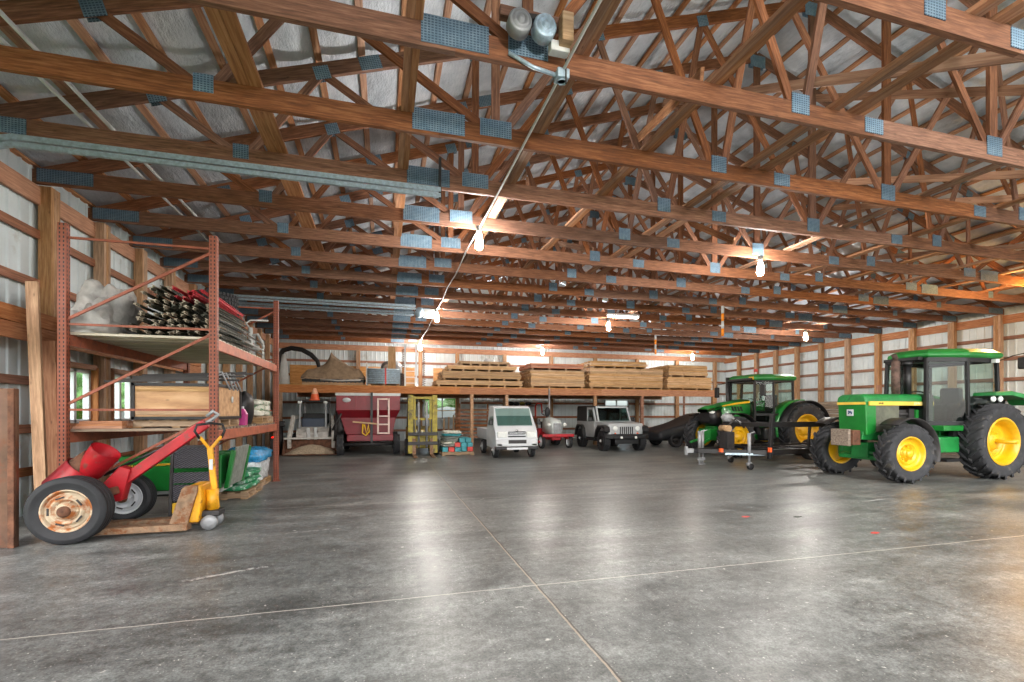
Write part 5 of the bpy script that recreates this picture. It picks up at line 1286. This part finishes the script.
for s in (-1,1):
    MB().blob((3.25,s*.25,1.54),(.10,.12,.065),2,0,2,16,10,.8).build('headlamp', M['lens'], tb)
    MB().prism([(2.95,1.74),(1.8,1.88),(1.8,1.95),(2.4,1.88),(2.95,1.78)],'y',s*.415,s*.445).build('yellow_stripe', M['jd_yellow'], tb)
    vt = MB()
    for i in range(4): vt.prism([(2.45-.12*i,1.58),(2.52-.12*i,1.74),(2.58-.12*i,1.74),(2.51-.12*i,1.58)],'y',s*.42,s*.45); vt.prism([(2.45-.12*i,1.22),(2.52-.12*i,1.36),(2.58-.12*i,1.36),(2.51-.12*i,1.22)],'y',s*.42,s*.45)
    vt.build('side_vents', M['black'], tb)
    MB().prism([(3.1,.85),(2.9,1.15),(2.2,1.2),(2.2,1.0),(2.75,.98),(2.9,.8)],'y',s*.3,s*.42).build('chin_panel', M['jd_green'], tb, bevel=.01)
    wheel(tb,(2.8,s*.93,.70),.70,.44,.40,s,M['rubber'],M['jd_yellow'],18,0,.25,.3,steer=.12); wheel(tb,(0,s*.95,.93),.93,.54,.53,s,M['rubber'],M['jd_yellow'],22,0,.55,.3)
    MB().lathe([(-.30,1.03),(.30,1.03),(.30,1.0),(-.30,1.0),(-.30,1.03)],(0,s*.93,.93),'y',24,.25,PI-.15).build('fender_flare', M['black'], tb)
    MB().lathe([(-.30,1.075),(.12,1.075),(.12,1.035),(-.30,1.035),(-.30,1.075)],(0,s*.80,.93),'y',18,-.25,1.7).build('rear_fender', M['jd_green'], tb)
    MB().prism([(1.05,.75),(.95,1.3),(.65,1.75),(.1,2.0),(.0,1.9),(.3,1.2),(.6,.8)],'y',s*.50,s*.56).build('fender_side', M['jd_green'], tb)
    MB().lathe([(-.22,.82),(.22,.82),(.22,.79),(-.22,.79),(-.22,.82)],(2.8,s*.93,.70),'y',18,1.1,PI-.1).build('front_fender', M['black'], tb)
    MB().bb(.95,1.55,s*.5,s*.85,.55,1.0).build('fuel_tank', M['black'], tb, bevel=.06); MB().bb(.9,1.5,s*.8,s*1.0,.4,.46).build('step', M['black'], tb)
    MB().bb(1.85,1.95,s*1.15-.1,s*1.15+.1,2.1,2.5).build('mirror', M['black'], tb, bevel=.03); MB().tube([(1.75,s*.75,2.65),(1.9,s*1.15,2.6),(1.9,s*1.15,2.5)],.015,6).build('mirror_arm', M['black'], tb)
mb = MB(); mb.bb(-.5,1.9,-.35,.35,.55,1.2); mb.bb(1.9,3.1,-.25,.25,.6,1.05); mb.build('chassis', M['jd_green'], tb, bevel=.03)
mb = MB(); mb.cyl((2.8,-.8,.7),(2.8,.8,.7),.13); mb.cyl((0,-.8,.93),(0,.8,.93),.16); mb.build('axle_housings', M['jd_green'], tb)
fh = MB(); fh.bb(3.05,3.35,-.3,.3,.55,.95); fh.bar((3.3,-.25,.6),(3.7,-.35,.45),.07,.09); fh.bar((3.3,.25,.6),(3.7,.35,.45),.07,.09); fh.build('front_hitch', M['jd_green'], tb, bevel=.02)
CQ = [(1.76,-.62),(1.76,.62),(1.1,.80),(.22,.78),(.22,-.78),(1.1,-.80)]
for x,y in CQ: MB().bar((x,y,1.2),(x*.98,y*.95,2.68),.07,.07).build('cab_pillar', M['black'], tb, bevel=.01)
cabring(CQ,1.42,1.50,.06,'sill_frame',M['black'],tb); cabring([(x*.98,y*.95) for x,y in CQ],2.62,2.70,.07,'header_frame',M['black'],tb)
MB().prism(CQ,'z',1.1,1.2).build('cab_floor', M['black'], tb)
q = []
for (a,b),nm in zip(zip(CQ,CQ[1:]+CQ[:1]),('windscreen','door_glass','side_glass','rear_glass','side_glass','door_glass')):
    q.append((nm,[(a[0],a[1],1.25),(b[0],b[1],1.25),(b[0]*.98,b[1]*.95,2.64),(a[0]*.98,a[1]*.95,2.64)]))
glassbox(tb,q,.008)
rf = MB(); o_ = lambda k,z: [(.98+(x-.98)*k,y*k,z) for x,y in CQ]
rf.loft([o_(1.06,2.68),o_(1.10,2.74),o_(1.08,2.82),o_(.9,2.90),o_(.4,2.92)]); rf.build('cab_roof', M['jd_green'], tb, bevel=.02)
MB().bb(1.70,1.92,-.62,.62,2.68,2.76).build('front_visor', M['black'], tb, bevel=.015); MB().bb(1.72,1.86,.46,.66,2.70,2.80).build('warning_sticker', M['jd_yellow'], tb)
bc = MB().cyl((1.55,.45,2.88),(1.55,.45,2.98),.035).build('beacon_stem', M['white'], tb); MB().lathe([(2.98,0),(2.98,.07),(3.08,.06),(3.1,0)],(1.55,.45,0),'z',14).build('beacon', M['coral'], tb)
mb = MB(); mb.bb(.45,.95,-.26,.26,1.2,1.6); mb.bb(.38,.52,-.26,.26,1.5,2.2); mb.build('driver_seat', M['black'], tb, bevel=.05)
mb = MB(); mb.bb(1.45,1.72,-.3,.3,1.2,1.85); mb.build('dashboard', M['black'], tb, bevel=.04)
MB().lathe([(-.012,.2),(.012,.2),(.012,.18),(-.012,.18),(-.012,.2)],(0,0,0),'z',22).build('steering_wheel', M['black'], tb, loc=(1.25,0,1.95), rot=(0,-.5,0)); MB().cyl((1.5,0,1.75),(1.25,0,1.95),.03).build('steering_column', M['black'], tb)
mb = MB(); mb.cyl((1.85,-.62,1.2),(1.85,-.62,2.85),.07,n=14); mb.build('exhaust_pipe', M['dark'], tb)
# ------------------------------------------------------------------ black trailer between the tractors
tr = thing('flat_trailer','black flatbed trailer with drop jacks parked between the green tractors','trailer',(9.8,11.1,0))
def tb_(name, mb, mat='black', **k): return mb.build(name, M[mat], tr, **k)
X1 = 4.6
for y in (-1.0,-.05,.98): tb_('deck_rail', MB().bar((0,y,.50),(X1,y,.50),.08,.14), bevel=.008)
for i in range(7): tb_('cross_member', MB().bar((.05+.74*i,-1.0,.54),(.05+.74*i,.98,.54),.06,.07))
mb = MB(); mb.bar((.1,-.95,.47),(-1.35,.18,.47),.08,.12); mb.bar((.1,.95,.47),(-1.35,.22,.47),.08,.12); mb.bar((-1.2,.2,.47),(-1.6,.2,.47),.10,.10); tb_('tongue', mb, bevel=.008)
mb = MB(); mb.bb(-1.75,-1.52,.13,.27,.42,.54); mb.cyl((-1.72,.2,.36),(-1.72,.2,.6),.05); tb_('coupler', mb, 'grey_steel', bevel=.01)
for y,h_ in ((-1.0,1.48),(.80,1.30)):
    tb_('headboard_post', MB().bar((-.06,y,.32),(.02,y,h_),.08,.09), bevel=.006)
tb_('headboard_bar', MB().bar((.0,-1.0,1.22),(.02,.80,1.18),.07,.12), bevel=.006)
tb_('side_bar', MB().bar((.0,-1.0,1.22),(X1,-1.0,1.22),.06,.14), bevel=.006)
for x in (1.2,2.6,4.0): tb_('side_post', MB().bar((x,-1.0,.5),(x+.06,-1.0,1.2),.05,.05), 'dark')
tb_('reflector', MB().bb(-.10,-.04,-1.06,-.98,.50,.62), 'orange'); tb_('reflector', MB().bb(-1.02,-.94,-.33,-.25,.46,.56), 'orange')
def jack(x,y,wheel_):
    mb = MB(); mb.cyl((x,y,.16),(x,y,.95),.032,n=12); mb.cyl((x,y,.42),(x,y,.98),.045,n=12); mb.bar((x,y,.97),(x+.14,y-.04,1.02),.02,.02); mb.bb(x-.07,x+.07,y-.03,y+.03,.12,.2)
    j_ = tb_('jack', mb, 'grey_steel')
    if wheel_: MB().lathe([(-.035,0),(-.04,.05),(-.035,.085),(.035,.085),(.04,.05),(.035,0)],(x+.04,y,.088),'y',16).build('jack_wheel', M['black'], j_)
    else: MB().bb(x-.06,x+.06,y-.06,y+.06,0,.02).build('jack_foot', M['grey_steel'], j_)
    if not wheel_: MB().cyl((x,y,.02),(x,y,.2),.028).build('jack_leg', M['grey_steel'], j_)
jack(-.36,-.62,True); jack(.40,1.02,True); jack(-.78,.88,False); jack(-.62,.95,False)
tb_('jack_bracket', MB().bar((-.9,-.35,.42),(.1,-.86,.42),.06,.05), 'galv')
mb = MB(); mb.bb(-.36,-.12,.2,.52,.5,.98); mb.tube([(-.35,.4,1.0),(-.1,.2,1.35),(.05,.0,1.1)],.03,8); tb_('winch_case', mb, 'dark', bevel=.02)
tb_('winch_spool', MB().cyl((-.3,.2,1.08),(-.3,.55,1.08),.09,n=14), 'lumber')
mb = MB(); mb.blob((.06,.72,1.38),(.16,.14,.12),12,.4,3,18,12,.8); mb.bar((.1,.6,1.40),(.35,.3,1.15),.04,.05); tb_('hand_winch', mb, 'grey_steel')
for s in (-1,1): wheel(tr,(3.6,s*1.14,.33),.33,.2,.2,s,M['rubber_clean'],M['grey_steel'])
MB().cyl((3.6,-1.1,.33),(3.6,1.1,.33),.04).build('axle', M['dark'], tr)
# ------------------------------------------------------------------ old lumber along the right wall
random.seed(31); n_ = 0
for lay in range(11):
    for c_ in range(3):
        x = 19.75+.42*c_+random.uniform(-.015,.015); y0 = 10.4+random.uniform(-.6,.6)+.14*lay; y1 = 20.4+random.uniform(-1.0,.6)-.1*lay
        for a,b_ in ((y0,(y0+y1)/2-.02),((y0+y1)/2+.02,y1)):
            o = board('old_board',(x,a,.09+.185*lay),(x+random.uniform(-.015,.015),b_,.09+.185*lay),.36,.165,M['oldwood'])
            tag(o, f"weathered heavy plank in the {ORD[lay]} layer of the pile behind the green tractors", 'plank', f'planks of the {ORD[lay]} layer behind the tractors')
board('leaning_plank',(20.6,13.4,2.05),(21.2,13.9,3.1),.05,.2,M['post'],label='short pale plank leaning on the wall behind the older tractor muffler',cat='plank')
board('leaning_plank',(20.58,15.4,2.03),(20.62,15.4,2.7),.1,.2,M['header'],label='short upright orange plank standing on the old lumber pile',cat='plank')
board('floor_timber',(13.1,9.6,.06),(14.4,10.0,.06),.2,.12,M['oldwood'],label='dark timber lying on the floor beneath the older tractor',cat='timber')
# scraps on the floor
for (x,y,c_,nm,lab) in ((6.07,4.59,'coral','paper_scrap','small coral red scrap lying alone on the grey floor, nearer the camera'),(5.16,5.8,'coral','paper_scrap','small coral red scrap on the grey floor, farther from the camera'),(5.9,5.6,'txt_dark','leaf_scrap','dark dry leaf lying on the glossy floor streak')):
    MB().prism([(-.07,0),(-.02,-.035),(.07,-.01),(.04,.04),(-.03,.03)],'z',0,.004).build(nm, M[c_], loc=(x,y,.0005), label=lab, cat='scrap')
